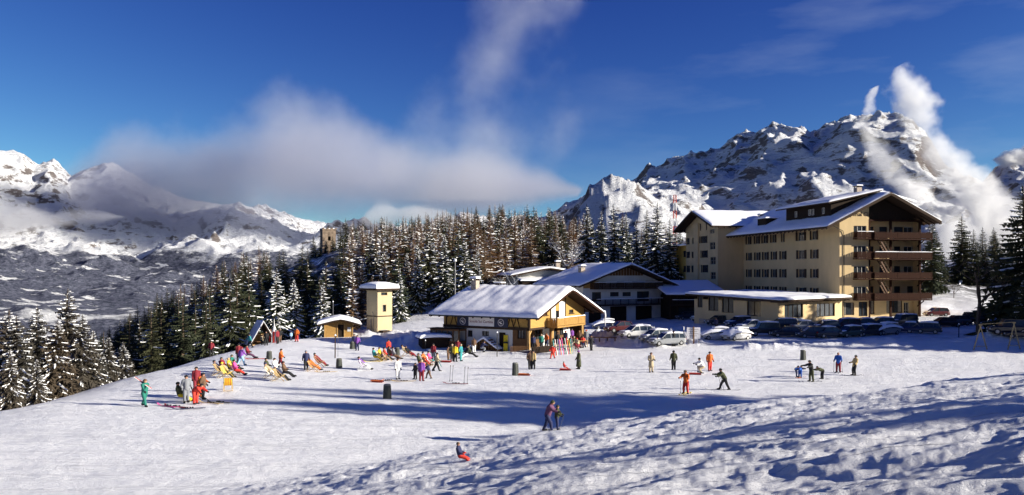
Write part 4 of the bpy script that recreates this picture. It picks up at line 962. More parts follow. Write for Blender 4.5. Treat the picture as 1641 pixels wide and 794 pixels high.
# named trees
for i, (px, pt, D, w, lb) in enumerate([(441, 432, 117, 1.15, 'heavily snowed spruce, taller and left of the pair behind the A-frame shelter'), (471, 448, 119, 1.0, 'heavily snowed spruce, right and shorter of the pair behind the A-frame shelter'),
        (517, 456, 126, 1.2, 'broad snow dusted spruce just behind the timber shed roof')]):
    tree_px(SNOWY[i % 2], px, pt, D, lb, w)
for i, (px, pt, D, w, lb) in enumerate([(940, 328, 182, 1.15, 'tall dark spruce, leftmost of the dense stand behind the alpine house'), (962, 338, 190, 1.1, 'snow streaked spruce second from left in the stand behind the alpine house'), (987, 327, 180, 1.15, 'tallest dark spruce left of centre over the alpine house roof'), (1003, 342, 192, 1.1, 'narrow dark spruce above the alpine house ridge'),
        (1020, 352, 178, 1.0, 'short spruce in the gap right of the alpine house ridge'), (1034, 337, 186, 1.1, 'slender spruce left of the tall one near the radio mast'), (1052, 326, 176, 1.35, 'tallest snow laden spruce just left of the radio mast'), (1072, 352, 172, 1.25, 'spruce with long snowy boughs beside the hotel wing'), (1088, 372, 182, 1.0, 'lower spruce half hidden by the hotel wing eave')]):
    tree_px(BIG[i % 3], px, pt, D, lb, w * .9)
for i, (px, pt, D, w, lb) in enumerate([(668, 392, 148, 1.0, 'dark spruce right of the transformer tower'), (688, 362, 156, 1.25, 'tall wide dark spruce over the left end of the ski chalet'), (712, 378, 150, 1.2, 'dark spruce speckled with snow behind the chalet chimney'), (742, 384, 146, 1.25, 'dark spruce in front of the larches behind the chalet roof'), (640, 430, 140, .9, 'small spruce close behind the transformer tower'), (652, 405, 160, 1.0, 'spruce between the tower and the tall dark spruce'), (765, 402, 152, .95, 'spruce beside the frosted bush over the chalet ridge')]):
    tree_px(BIG[i % 3], px, pt, D, lb, w)
for i, (px, pt, D, w, lb) in enumerate([(1541, 346, 200, 1.15, 'tall dark spruce standing alone right of the hotel'), (1490, 356, 170, 1.0, 'dark spruce close against the right end of the hotel'), (1562, 388, 204, 1.0, 'smaller dark spruce right of the lone tall one'), (1580, 390, 198, .95, 'second small dark spruce behind the bare tree'), (1503, 372, 190, 1.0, 'dark spruce just behind the hotel balconies'), (1606, 392, 196, 1.2, 'dark spruce left of the huge one at the right edge'), (1648, 298, 98, 1.35, 'huge dark spruce cut by the right edge of the picture'), (1618, 420, 112, 1.2, 'low dark spruce under the huge one at the right edge'), (1640, 440, 92, 1.2, 'dark spruce lowest at the right edge')]):
    tree_px(DKB[i % 2], px, pt, D, lb, w)
for i, (px, pt, D, w, lb) in enumerate([(4, 498, 64, 1.3, 'broad snow hung larch at the left edge of the picture'), (30, 505, 60, 1.2, 'snow hung larch second from the left edge'), (55, 492, 67, 1.2, 'leaning larch with white boughs near the left edge'), (106, 462, 72, 1.0, 'tallest thin brown larch over the valley on the left'), (84, 512, 62, 1.2, 'snow dusted larch left of the tallest one'), (128, 505, 68, 1.25, 'larch with bright drooping boughs right of the tallest one'), (150, 530, 72, 1.1, 'small larch between two larger ones above the left slope'),
        (172, 540, 76, 1.1, 'low larch behind the person in green'), (200, 548, 82, 1.1, 'snowy larch right behind the person in green'), (15, 560, 52, 1.0, 'young larch lowest at the left edge'), (60, 575, 55, .9, 'young snow dusted larch under the leaning one')]):
    tree_px(NEARL[i % 3], px, pt, D, lb, w, 'larch_tree')
# trees off the right of the picture whose shadows cross the snow
OFF = [(41, 37, 13), (48, 38.5, 16), (58, 36, 19), (70, 37.5, 20), (84, 38, 24), (36, 33, 7),
       (70, 84, 17), (76, 92, 21), (79, 86, 22), (86, 95, 24), (90, 89, 24), (95, 98, 25), (84, 101, 23), (100, 92, 24), (104, 86, 22), (76, 80, 14), (108, 100, 24), (92, 106, 20),
       (27, 13, 4.5), (33, 11, 6), (40, 14, 7), (50, 10, 10), (24, 20, 2.6)]
for i, (x, y, h) in enumerate(OFF):
    plant(DKB[i % 2] if i % 3 else BIG[i % 3], x, y, h, 'dark spruce beyond the right edge of the picture that shades the snow', 'spruces beyond the right edge', 1.25)
for i, (px, D, h, w_) in enumerate([(503, 247, 7, 'left foot'), (512, 244, 5.2, 'left front'), (522, 250, 4.6, 'middle front'), (533, 245, 5.4, 'right front'), (545, 248, 8, 'right foot'), (554, 256, 10, 'right side')]):
    plant(SPR[(0, 2, 1, 0, 2, 0)[i]], (px - 820) / F * D, D, h, 'dark spruce at the %s of the stone keep' % w_, 'spruces round the stone keep', 1.2)
# scattered wood
def zone(kind, px, base, h):
    w = [(280, 'over the left end of the ravine'), (340, 'above the left deck chair cluster'), (400, 'left of the A-frame shelter'), (455, 'above the A-frame shelter'), (510, 'below the stone keep'), (560, 'right under the stone keep'), (610, 'above the transformer tower'), (660, 'just right of the transformer tower'), (720, 'over the chalet chimney'), (780, 'over the middle of the chalet roof'), (830, 'above the low white house'), (880, 'left of the dense dark stand'), (2000, 'beside the dense dark stand')]
    a = [t for l, t in w if px < l][0]; row = 'on the skyline' if base < interp(px, SILT) + 62 else ('halfway up the wood' if base < 460 else 'low in the wood')
    return '%s %s, %s, %s' % ('tall' if h > 12.5 else ('middling' if h > 9.5 else 'short'), kind, row, a)
SILT = [(100, 548), (150, 528), (200, 503), (250, 474), (300, 444), (350, 420), (400, 398), (450, 386), (500, 384), (550, 356), (600, 350), (650, 345), (700, 338), (750, 332), (800, 328), (850, 330), (900, 337), (1000, 350), (1100, 380)]
pts = []; 
def tryp(px, D, mind):
    x = (px - 820) / F * D
    for a, b in pts:
        if (a - x) ** 2 + (b - D) ** 2 < mind * mind: return False
    for a, b in TREES:
        if (a - x) ** 2 + (b - D) ** 2 < 9: return False
    pts.append((x, D)); return True
NS = NL = 0; tries = 0
while tries < 26000 and (NS < 275 or NL < 250):
    tries += 1
    px = R.uniform(125, 945); D = R.uniform(132, 330) if R.random() < .8 else R.uniform(95, 150)
    x = (px - 820) / F * D
    if D < 150 and px > 640: continue
    if D < 140 and x > -36 : continue
    if x > -5 and D < 172: continue
    if px > 900 and D < 200: continue
    z = H(x, D); base = HY - F * z / D; lim = interp(px, SILT)
    if 495 < px < 550 and D > 205: lim = max(lim, 397)
    hmax = (HY - lim) / F * D - z
    if hmax < 5: continue
    if 430 < px < 560 and 392 < base < 462: continue
    if 255 < px < 430 and D > 150 and R.random() < .5: continue
    # the snowy shelves and the rock wall of the left hill stay open
    if D > 150 and x < -36 and perlin(np.array([x * .045 + 3]), np.array([D * .06]))[0] > .22: continue
    larch = (px > 560 and R.random() < .62) or (px > 280 and px < 480 and D > 230 and R.random() < .5)
    if (larch and NL >= 250) or (not larch and NS >= 275): continue
    if not tryp(px, D, 3.6 if D < 200 else 4.6): continue
    h = min(hmax * R.uniform(.74, 1.06), R.uniform(8.5, 16.5) if D > 150 else R.uniform(7, 13.5))
    if larch:
        NL += 1; plant(LAR[R.randrange(4)], x, D, h, zone('brown snow dusted larch', px, base, h), 'larches in the wood on the hill', R.uniform(.85, 1.2), 'larch_tree')
    else:
        NS += 1; plant(SPR[2] if (px < 450 and R.random() < .72) else SPR[R.randrange(4)], x, D, h, zone('dark snow flecked spruce', px, base, h), 'spruces in the wood on the hill', R.uniform(.95, 1.35))
# spruces behind the right of the hotel, far side of the snow field
for k in range(14):
    px = R.uniform(1480, 1700); D = R.uniform(215, 260); plant(SPR[k % 4], (px - 820) / F * D, D, R.uniform(9, 13), 'dark spruce at the far side of the snowy field right of the hotel', 'spruces beyond the field', 1.2)
for k in range(26):
    px = R.uniform(870, 1110); D = R.uniform(215, 300); plant(SPR[k % 4] if k % 2 else LAR[k % 4], (px - 820) / F * D, D, R.uniform(9, 14), 'spruce seen through gaps in the stand behind the alpine house', 'spruces behind the alpine house stand', 1.1)
for P in SPR + SNOWY + BIG + DKB + LAR + NEARL: drop(P)
# bare trees
def bare_tree(name, label, x, y, h, seed, m, spread=.5, depth=4, twig=None, r0=.16, group=None):
    q = random.Random(seed); r = thing(name, label, 'tree', (x, y, H(x, y) - .2), 0, group); tb = MB(); bb = MB()
    def grow(p, d, L, rad, lvl):
        n = 3; P_ = [p]; 
        for i in range(n): d = (d + Vector((q.uniform(-.18, .18), q.uniform(-.18, .18), q.uniform(-.02, .12)))).normalized(); P_.append(P_[-1] + d * L / n)
        (tb if lvl == 0 else bb).tube(P_, [rad * (1 - .45 * i / n) for i in range(n + 1)], 5 if lvl < 2 else 3, cap=False)
        if lvl >= depth: return
        for k in range(q.choice((3, 4)) if lvl < 3 else 3):
            i = 1 + q.randrange(n); a = q.uniform(0, 6.28); out = Vector((math.cos(a), math.sin(a), q.uniform(.1, .7)))
            grow(P_[i] if lvl else P_[max(1, i)], (d * (1 - spread) + out * spread).normalized(), L * q.uniform(.5, .75), rad * .5, lvl + 1)
    grow(Vector((0, 0, 0)), Vector((0, 0, 1)), h * .62, r0, 0)
    tb.build('trunk', BARK, r); bb.build('branches', m, r); return r
D_ = 99; x = (1567 - 820) / F * D_; bare_tree('bare_tree', 'dark leafless tree with spreading branches between the parked cars and the A-frames', x, D_, 10.8, 5, BARK, .62, 4, r0=.30)
for i, (px, D_, h, lb) in enumerate([(800, 140, 7.0, 'frosted white leafless tree left of the low white house'), (816, 146, 6.0, 'frosted bush at the corner of the low white house'), (782, 138, 6.2, 'frosted leafless tree over the middle of the ski chalet ridge'), (768, 142, 5.0, 'small frosted bush above the chalet roof'), (902, 172, 8, 'frosted larch-like tree over the low house roof'), (918, 178, 9, 'pale frosted tree left of the dark spruce stand')]):
    x = (px - 820) / F * D_; bare_tree('frosted_tree', lb, x, D_, h, 20 + i, FROST, .6, 4, r0=.10)
for i, (px, py, lb) in enumerate([(1514, 470, 'little leafless tree on the snowy field right of the hotel'), (1528, 478, 'second little leafless tree on the snowy field')]):
    p = at(px, py, 120, 260); bare_tree('young_tree', lb, p.x, p.y, 4.5, 40 + i, BARK, .6, 3, r0=.07)
# ------------------------------------------------------------------ clouds and steam (real volumes)
def float_curve(t, val, pts):
    c = t.new('FloatCurve'); cu = c.mapping.curves[0]
    while len(cu.points) > 2: cu.points.remove(cu.points[1])
    cu.points[0].location = pts[0]; cu.points[-1].location = pts[-1]
    for p in pts[1:-1]: cu.points.new(*p)
    c.mapping.update(); t.link(val, c.inputs['Value']); return c.outputs[0]
def cloud_box(name, label, px0, px1, py0, py1, D, depth, curves, dens, nscale, thr, aniso=.3, group=None, soft=.25, col=(1, 1, 1), erode=1.0, det=6, step=None):
    """curves: centre row and half-height (photo rows) of the cloud along the columns (or rows when vertical)"""
    x0, x1 = (px0 - 820) / F * D, (px1 - 820) / F * D; z1, z0 = (HY - py0) / F * D, (HY - py1) / F * D
    mb = MB(); mb.box(0, x1 - x0, 0, depth, 0, z1 - z0); t = NT(name + '_volume'); t.n.remove(t.b)
    o = mb.build(name, t.m); o.location = (x0, D - depth / 2, z0); o['label'] = label; o['category'] = 'cloud'; o['kind'] = 'stuff'
    g = t.new('TexCoord'); s_ = t.new('SeparateXYZ'); t.link(g.outputs['Object'], s_.inputs[0])
    u = t.math('DIVIDE', s_.outputs[0], x1 - x0); v = t.math('DIVIDE', s_.outputs[2], z1 - z0); w = t.math('DIVIDE', t.math('SUBTRACT', s_.outputs[1], depth / 2), depth / 2)
    vert, cen, hw = curves
    along, across, span, tot = (v, u, x1 - x0, px1 - px0) if vert else (u, v, z1 - z0, py1 - py0)
    def nrm(pt, val):
        a = (py1 - pt) / (py1 - py0) if vert else (pt - px0) / (px1 - px0)
        return a
    cpts = sorted((nrm(a, 0), ((b - px0) / (px1 - px0) if vert else (py1 - b) / (py1 - py0))) for a, b in cen); hpts = sorted((nrm(a, 0), b / tot) for a, b in hw)
    c = float_curve(t, along, cpts); h_ = float_curve(t, along, hpts)
    wn_ = t.noise(nscale * .6, 2, .5, g.outputs['Object'])
    q = t.math('DIVIDE', t.math('SUBTRACT', t.math('ADD', across, t.math('MULTIPLY', t.math('SUBTRACT', wn_, .5), .10)), c), t.math('MAXIMUM', h_, .004))
    rr = t.math('SQRT', t.math('ADD', t.math('MULTIPLY', q, q), t.math('MULTIPLY', w, w)))
    n = t.noise(nscale, det, .62, g.outputs['Object'])
    e = t.math('SUBTRACT', 1.0, rr); e = t.math('ADD', e, t.math('MULTIPLY', t.math('SUBTRACT', n, .5), 2.6 * erode))
    d = t.rng(e, thr, thr + soft, 0, dens, True)
    edge = t.rng(rr, 1.0, 1.6, 1, 0); d = t.math('MULTIPLY', d, edge)
    pv = t.new('VolumePrincipled'); pv.inputs['Color'].default_value = col + (1,); pv.inputs['Anisotropy'].default_value = aniso; t.link(d, pv.inputs['Density']); t.link(pv.outputs[0], t.o.inputs['Volume'])
    return o
CLOUDS = True
if CLOUDS:
    cloud_box('cloud', 'large soft grey cloud bank resting on the left mountain range', 130, 930, 80, 380, 5900, 1300,
        (False, [(130, 310), (200, 300), (300, 292), (380, 270), (450, 262), (520, 280), (620, 295), (700, 300), (790, 300), (930, 310)], [(130, 40), (180, 95), (240, 125), (300, 140), (370, 158), (430, 172), (480, 158), (540, 126), (620, 98), (700, 84), (780, 66), (860, 44), (930, 10)]), .0048, .0011, .10, .5, soft=1.1, erode=.8, det=7, col=(.85, .86, .93))
    cloud_box('cloud', 'thin wispy cloud drifting up beside the large grey cloud bank', 600, 960, -30, 320, 4500, 700,
        (True, [(320, 720), (240, 755), (180, 785), (120, 790), (60, 820), (-30, 850)], [(320, 150), (240, 160), (180, 140), (120, 125), (60, 110), (-30, 120)]), .0012, .0016, .10, .3, soft=.9, erode=1.1, det=6)
    cloud_box('cloud', 'low puff of cloud in front of the left mountain at the picture edge', -160, 100, 290, 410, 5000, 500,
        (False, [(-160, 350), (0, 352), (50, 352), (100, 356)], [(-160, 40), (0, 46), (50, 30), (100, 6)]), .006, .0022, .08, .5, soft=.8, erode=.5, det=4)
    cloud_box('cloud', 'small puff of cloud before the left mountain crags', 75, 195, 315, 382, 4400, 300,
        (False, [(75, 348), (135, 347), (195, 348)], [(75, 2), (110, 16), (135, 20), (160, 16), (195, 2)]), .005, .004, .15, .5, soft=.8, erode=.5, det=4)
    cloud_box('steam', 'tall white plume of steam rising in front of the right mountain', 1390, 1700, 105, 440, 2250, 120,
        (True, [(440, 1610), (380, 1600), (340, 1580), (300, 1550), (260, 1520), (220, 1492), (180, 1468), (150, 1462), (130, 1450), (105, 1440)], [(440, 75), (380, 80), (340, 72), (300, 58), (260, 42), (220, 34), (180, 34), (155, 46), (130, 30), (105, 3)]), .030, .011, .12, .3, soft=.8, erode=1.15, det=8)
    cloud_box('steam', 'broad bank of white steam behind the hotel roof at the foot of the plume', 1480, 1760, 290, 450, 2450, 150,
        (False, [(1480, 400), (1530, 385), (1580, 372), (1640, 360), (1700, 350), (1760, 350)], [(1480, 20), (1530, 46), (1580, 50), (1640, 40), (1700, 46), (1760, 20)]), .02, .011, .15, .3, soft=.8, erode=1.4, det=8)
    cloud_box('steam', 'thinner arm of steam left of the tall plume', 1360, 1600, 195, 430, 2080, 110,
        (True, [(430, 1540), (380, 1530), (340, 1500), (300, 1455), (260, 1425), (225, 1400), (195, 1385)], [(430, 50), (380, 55), (340, 52), (300, 42), (260, 32), (225, 24), (195, 3)]), .020, .012, .14, .3, soft=.8, erode=1.25, det=8)
    cloud_box('steam', 'small detached wisp of steam above the right summit', 1345, 1435, 140, 205, 2500, 60,
        (True, [(205, 1374), (185, 1382), (165, 1392), (140, 1400)], [(205, 4), (185, 14), (165, 14), (140, 3)]), .03, .02, .2, .3, soft=.7, erode=1.3, det=6)
    cloud_box('steam', 'white puff of steam at the right edge of the picture', 1595, 1700, 215, 300, 2650, 90,
        (False, [(1595, 255), (1625, 255), (1660, 255), (1700, 255)], [(1595, 3), (1625, 22), (1660, 34), (1700, 10)]), .06, .016, .12, .3, soft=.4, erode=1.0, det=6)
    cloud_box('cloud', 'small white puff of cloud just above the wooded hill', 580, 735, 305, 378, 3900, 300,
        (False, [(580, 356), (620, 346), (660, 343), (735, 352)], [(580, 4), (615, 26), (640, 16), (670, 20), (735, 2)]), .005, .004, .10, .3, soft=.5, erode=.9, det=5)
# ------------------------------------------------------------------ cars
CARCOL = {'black': (.012, .012, .014), 'dark grey': (.04, .042, .045), 'white': (.50, .50, .50), 'silver': (.24, .25, .26), 'dark red': (.075, .01, .01), 'dark green': (.015, .04, .025), 'dark blue': (.015, .025, .08), 'beige': (.36, .32, .24)}
TYRE = mat('tyre_rubber', (.018, .018, .018), .9); RIM = mat('wheel_rim', (.35, .35, .35), .4, .1, 3, .7); LAMP = mat('headlight_glass', (.6, .62, .65), .15, .1); TAIL = mat('tail_light', (.35, .01, .01), .3, .1); PLATE = mat('plate', (.65, .65, .6), .6)
def paint(c): return mat('car_paint_' + c.replace(' ', '_'), CARCOL[c], .32, .06, 2, coat=.5, spec=.5)
def car_proto(kind):
    """x forward"""
    L, Wd, Hh = {'hatch': (3.7, 1.58, 1.42), 'sedan': (4.35, 1.66, 1.4), 'estate': (4.4, 1.66, 1.45), 'offroad': (4.1, 1.68, 1.78)}[kind]
    root = thing('proto', 'proto', 'car'); h = L / 2; bh = .55 * Hh if kind != 'offroad' else 1.02; hw = Wd / 2
    # lower body: lofted cross sections along the length
    xs = [-h, -h + .06, -h + .3, -h * .5, 0, h * .45, h - .35, h - .08, h]
    tops = {'hatch': [.62, .80, .84, .86, .85, .84, .74, .62, .5], 'sedan': [.60, .82, .86, .87, .86, .84, .76, .64, .5], 'estate': [.6, .82, .86, .87, .86, .84, .76, .64, .5], 'offroad': [.8, 1.0, 1.03, 1.04, 1.03, 1.02, .96, .86, .6]}[kind]
    ws = [.80, .90, .97, 1, 1, 1, .97, .88, .74]; b0 = .22 if kind != 'offroad' else .36
    vs = []; fs = []; n = 8
    for x, tp, w in zip(xs, tops, ws):
        w *= hw; vs += [(x, -w * .86, b0), (x, -w, b0 + .14), (x, -w, tp - .16), (x, -w * .90, tp), (x, w * .90, tp), (x, w, tp - .16), (x, w, b0 + .14), (x, w * .86, b0)]
    for i in range(len(xs) - 1):
        for k in range(n): fs.append((i * n + k, i * n + (k + 1) % n, (i + 1) * n + (k + 1) % n, (i + 1) * n + k))
    fs.append(tuple(range(n))); fs.append(tuple(range((len(xs) - 1) * n, len(xs) * n))[::-1])
    MB().add(vs, fs).build('body', paint('black'), root, False)
    bl = tops[4] - .02
    prof = {'hatch': [(-h + .12, bl), (-h + .42, Hh - .06), (-.1, Hh), (.35, Hh - .04), (1.05, bl)], 'sedan': [(-h + .75, bl), (-h + 1.25, Hh - .05), (-.3, Hh), (.35, Hh - .04), (1.15, bl)],
            'estate': [(-h + .1, bl), (-h + .38, Hh - .06), (-.4, Hh), (.35, Hh - .04), (1.15, bl)], 'offroad': [(-h + .06, bl), (-h + .14, Hh - .04), (-.2, Hh), (.45, Hh - .02), (.85, bl)]}[kind]
    vb, vt = hw * .90, hw * .74; m = len(prof)
    def wy(z): return vb + (vt - vb) * (z - bl) / (Hh - bl)
    roofp = [p for p in prof if p[1] > bl + .2]; mb = MB()
    V = [(x, -wy(z), z) for x, z in prof] + [(x, wy(z), z) for x, z in prof]; fs = []
    for i in range(1, m - 2): fs.append((i, i + 1, m + i + 1, m + i))
    mb.add(V, fs)
    for i in range(1, m - 2): x0, z0 = prof[i]; x1, z1 = prof[i + 1]
    for sy in (-1, 1):                                     # pillars and rails
        for (p, q) in ((prof[0], prof[1]), (prof[-1], prof[-2])): mb.beam((p[0], sy * wy(p[1]), p[1]), (q[0], sy * wy(q[1]), q[1]), .07, .07)
        for i in range(1, m - 2): p, q = prof[i], prof[i + 1]; mb.beam((p[0], sy * wy(p[1]), p[1] - .03), (q[0], sy * wy(q[1]), q[1] - .03), .06, .07)
        for xx in ((-.15,) if kind != 'estate' else (-.15, -1.25)): mb.beam((xx, sy * wy(bl), bl), (xx, sy * wy(Hh - .05), Hh - .05), .07, .05)
    mb.build('roof', paint('black'), root)
    gl = MB(); V2 = [(x * .995, -wy(z) * .985, z) for x, z in prof] + [(x * .995, wy(z) * .985, z) for x, z in prof]
    MB().add([V2[0], V2[1], V2[m + 1], V2[m]], [(0, 1, 2, 3)]).build('rear_window', GLASS, root); MB().add([V2[m - 1], V2[m - 2], V2[2 * m - 2], V2[2 * m - 1]], [(0, 1, 2, 3)]).build('windscreen', GLASS, root)
    MB().add(V2[:m], [tuple(range(m))]).build('side_window', GLASS, root); MB().add(V2[m:], [tuple(range(m))[::-1]]).build('side_window', GLASS, root)
    r = .29 if kind != 'offroad' else .36
    for x in (-h + .72, h - .72):
        for sy in (-1, 1):
            mb = MB(); y = sy * (hw - .09); mb.tube([(x, y - .09, r), (x, y - .075, r), (x, y + .075, r), (x, y + .09, r)], [r * .9, r, r, r * .9], 14); w = mb.build('wheel', TYRE, root)
            mb = MB(); mb.tube([(x, y + sy * .085, r), (x, y + sy * .098, r)], r * .58, 10); mb.build('rim', RIM, w)
    for sy in (-1, 1):
        mb = MB(); mb.box(h - .12, h + .008, sy * hw * .62 - .16, sy * hw * .62 + .16, tops[-1] + .0, tops[-1] + .13); mb.build('headlight', LAMP, root)
        mb = MB(); mb.box(-h - .012, -h + .1, sy * hw * .68 - .12, sy * hw * .68 + .12, .62, .78); mb.build('tail_light', TAIL, root)
        mb = MB(); mb.box(.75, .87, sy * (hw + .1) - .07, sy * (hw + .1) + .07, bl, bl + .12); mb.build('wing_mirror', BLACK, root)
    for s_, x in ((1, h), (-1, -h)):
        mb = MB(); mb.box(x - .07, x + .07, -hw * .84, hw * .84, .30, .46); mb.build('bumper', BLACK, root)
        mb = MB(); mb.box(x + s_ * .074 - .004, x + s_ * .074 + .004, -.25, .25, .34, .45); mb.build('number_plate', PLATE, root)
    snow_sheet('snow_cap', lambda u, v: (prof[1][0] + (prof[-2][0] - prof[1][0]) * u, (v - .5) * 2 * vt, Hh - .06 + .05 * math.sin(u * 3.14)), .14, 8, 6, root, amp=.03, fr=1.3)
    snow_sheet('snow_on_bonnet', lambda u, v: (1.0 + (h - 1.25) * u, (v - .5) * 2 * vb * .93, tops[5] - .005 - (tops[5] - tops[6]) * max(0, (u - .25)) * 1.1), .07, 6, 6, root, amp=.03, fr=1.5)
    return remember(root)
CARP = {k: car_proto(k) for k in ('hatch', 'sedan', 'estate', 'offroad')}
CARS = [ # px, py(ground), heading deg (0 = +X right, 90 = away), kind, colour, snowy, label
    (1018, 540, 205, 'estate', 'white', 1, 'white estate car with snowy roof nearest the snow bank beside the chalet'),
    (1049, 547, 205, 'hatch', 'silver', 1, 'small pale car second from the snow bank beside the chalet'),
    (1068, 553, 200, 'estate', 'silver', 1, 'silver snow covered estate car beside the green banner'),
    (968, 527, 190, 'hatch', 'dark blue', 2, 'car buried in snow under the frozen gutter spout of the chalet'),
    (995, 532, 200, 'sedan', 'dark red', 0, 'dark red car half hidden behind the snow bank by the chalet'),
    (1128, 515, 195, 'sedan', 'silver', 1, 'silver car in the shade before the annex long wall'), (1152, 520, 195, 'sedan', 'dark grey', 0, 'dark grey car second along the annex long wall'),
    (1100, 512, 195, 'hatch', 'black', 0, 'black car against the timber barn door'), (1184, 523, 200, 'estate', 'dark blue', 1, 'dark blue snowy car by the annex corner'), (1203, 529, 200, 'sedan', 'silver', 1, 'snow covered car nose out at the annex corner'),
    (1147, 544, 180, 'hatch', 'white', 2, 'car under a smooth dome of snow left of the plaza car row'), (1180, 545, 210, 'hatch', 'white', 2, 'car fully buried in snow beside the black off-roader'),
    (1222, 538, 185, 'offroad', 'black', 1, 'black off-roader at the left end of the front row'), (1252, 527, 180, 'estate', 'black', 1, 'black estate behind the off-roader before the annex'),
    (1262, 540, 175, 'sedan', 'black', 0, 'black saloon second in the front row'), (1293, 530, 0, 'sedan', 'silver', 1, 'pale green silver saloon below the annex wide window'), (1300, 541, 180, 'hatch', 'dark grey', 0, 'dark hatchback with red lamps in the middle of the front row'),
    (1323, 530, 185, 'hatch', 'black', 1, 'black hatchback with snowy roof under the annex end wall'), (1331, 541, 10, 'sedan', 'dark grey', 1, 'dark saloon with snowy boot in the front row'), (1353, 527, 190, 'estate', 'dark red', 1, 'dark estate car parked at the hotel corner'),
    (1361, 540, 200, 'hatch', 'dark green', 1, 'dark green hatchback right of the middle of the front row'), (1384, 526, 180, 'sedan', 'black', 1, 'black saloon below the hotel lit bay'), (1389, 538, 205, 'estate', 'black', 1, 'black estate with patches of snow below the fire stair'),
    (1411, 525, 180, 'hatch', 'dark grey', 1, 'grey hatchback against the hotel terrace'), (1419, 536, 200, 'hatch', 'silver', 2, 'hatchback half buried in ploughed snow'), (1445, 524, 190, 'offroad', 'dark grey', 1, 'tall dark vehicle at the right end of the hotel terrace'),
    (1455, 533, 150, 'sedan', 'dark blue', 1, 'dark blue saloon slanting right of the hotel'), (1478, 534, 150, 'estate', 'dark grey', 1, 'snowy windscreened estate slanting beside the blue saloon'), (1513, 524, 175, 'sedan', 'black', 0, 'black saloon on the road right of the hotel'), (1532, 521, 178, 'hatch', 'dark grey', 0, 'dark hatchback beside the black saloon right of the hotel'),
    (1554, 520, 180, 'offroad', 'black', 0, 'black off-roader left of the bare tree'), (1592, 508, 190, 'estate', 'dark blue', 1, 'blue grey estate behind the bare tree'), (1615, 536, 165, 'offroad', 'black', 0, 'black off-roader behind the right A-frame'), (1640, 542, 165, 'sedan', 'black', 0, 'black car cut by the right edge behind the A-frame'), (1600, 524, 180, 'sedan', 'dark grey', 0, 'dark car between the bare tree and the A-frame'), (1500, 507, 180, 'hatch', 'dark red', 1, 'small dark car beyond the road right of the hotel')]
placed = []
for (px, py, hd, kind, colr, sn, lb) in CARS:
    p = at(px, py, 60); nx_ = [c for c in placed if (c - p).length < 2.2]
    c = dup(CARP[kind], (p.x, p.y, p.z - .03), math.radians(hd), lb, 'cars parked round the hotel and the chalets'); c.name = 'parked_car'; placed.append(p)
    for ch in list(c.children):
        nm = ch.name.split('.')[0]
        if nm in ('body', 'roof'): ch.material_slots[0].link = 'OBJECT'; ch.material_slots[0].material = paint(colr)
        if nm == 'snow_cap':
            if sn == 0: bpy.data.objects.remove(ch); continue
            if sn == 2: ch.scale = (1.03, 1.05, 1.02); ch.location.z = .08
        elif nm == 'snow_on_bonnet' and sn == 0: bpy.data.objects.remove(ch)
    if sn == 2:
        Hh = 1.35; snow_sheet('snow_blanket', lambda u, v: ((u - .5) * 4.0, (v - .5) * 1.85, .42 + .95 * max(0, math.cos((u - .44) * 2.4)) ** .8 * max(0, math.cos((v - .5) * 2.2)) ** .6), .16, 14, 10, c, amp=.06, fr=.8, seed=px % 7)
for P in CARP.values(): drop(P)
# ------------------------------------------------------------------ people
def capsule(mb, p, q, r0, r1, n=10):
    p = Vector(p); q = Vector(q); d = q - p; L = d.length
    d = d / L if L > 1e-5 else Vector((0, 0, 1)); pts = []; rs = []
    for t in (-1, -.85, -.5): pts.append(p + d * r0 * t); rs.append(r0 * math.sqrt(max(.02, 1 - t * t)))
    pts.append(p + d * 1e-3); rs.append(r0); pts.append(q); rs.append(r1)
    for t in (.5, .85, 1): pts.append(q + d * r1 * t); rs.append(r1 * math.sqrt(max(.02, 1 - t * t)))
    mb.tube(pts, rs, n)
def fk(lean=0, hips=((0, 0), (0, 0)), arms=((0, 0, .15), (0, 0, .15)), drop_=0., head=0., legspread=.02, twist=0., lie=0.):
    """sagittal angles in radians; forward is -Y. hips: (flex, knee bend); arms: (forward, elbow, outward)"""
    J = {}; Pv = Vector((0, 0, .94 - drop_))
    fwd = lambda a: Vector((0, -math.sin(a), math.cos(a)))
    up = fwd(lean); J['pelvis'] = Pv; J['chest'] = Pv + up * .40; J['neck'] = Pv + up * .56; hd = fwd(lean * .6 + head); J['head'] = J['neck'] + hd * .17; J['face'] = J['head'] + Vector((0, -math.cos(head + lean * .4), -math.sin(head + lean * .4) * .6)) * .05
    for i, s in enumerate((-1, 1)):
        hf, kb = hips[i]; hp = Pv + Vector((s * .10, 0, -.04)); dn = Vector((s * legspread, -math.sin(hf), -math.cos(hf))).normalized(); kn = hp + dn * .42
        a2 = hf - kb; sh = Vector((s * legspread, -math.sin(a2), -math.cos(a2))).normalized(); an = kn + sh * .41; toe = an + Vector((s * .03, -.17, -.015)) if abs(a2) < 1.0 else an + Vector((0, -.04, .15)).normalized() * .16
        J['hip%d' % i], J['knee%d' % i], J['ank%d' % i], J['toe%d' % i] = hp, kn, an, toe
        af, el, ou = arms[i]; sp = J['chest'] + up * .10 + Vector((s * .19, 0, 0)); a3 = lean * .3 + af
        ud = Vector((s * math.sin(ou), -math.sin(a3) * math.cos(ou), -math.cos(a3) * math.cos(ou))); eb = sp + ud * .28; a4 = a3 + el
        fd = Vector((s * math.sin(ou) * (.4 if el > .6 else 1), -math.sin(a4) * math.cos(ou), -math.cos(a4) * math.cos(ou))).normalized(); wr = eb + fd * .24; hn = wr + fd * .09
        J['sh%d' % i], J['elb%d' % i], J['wri%d' % i], J['han%d' % i] = sp, eb, wr, hn
    zmin = min(J['ank0'].z, J['ank1'].z, J['toe0'].z, J['toe1'].z)
    return J
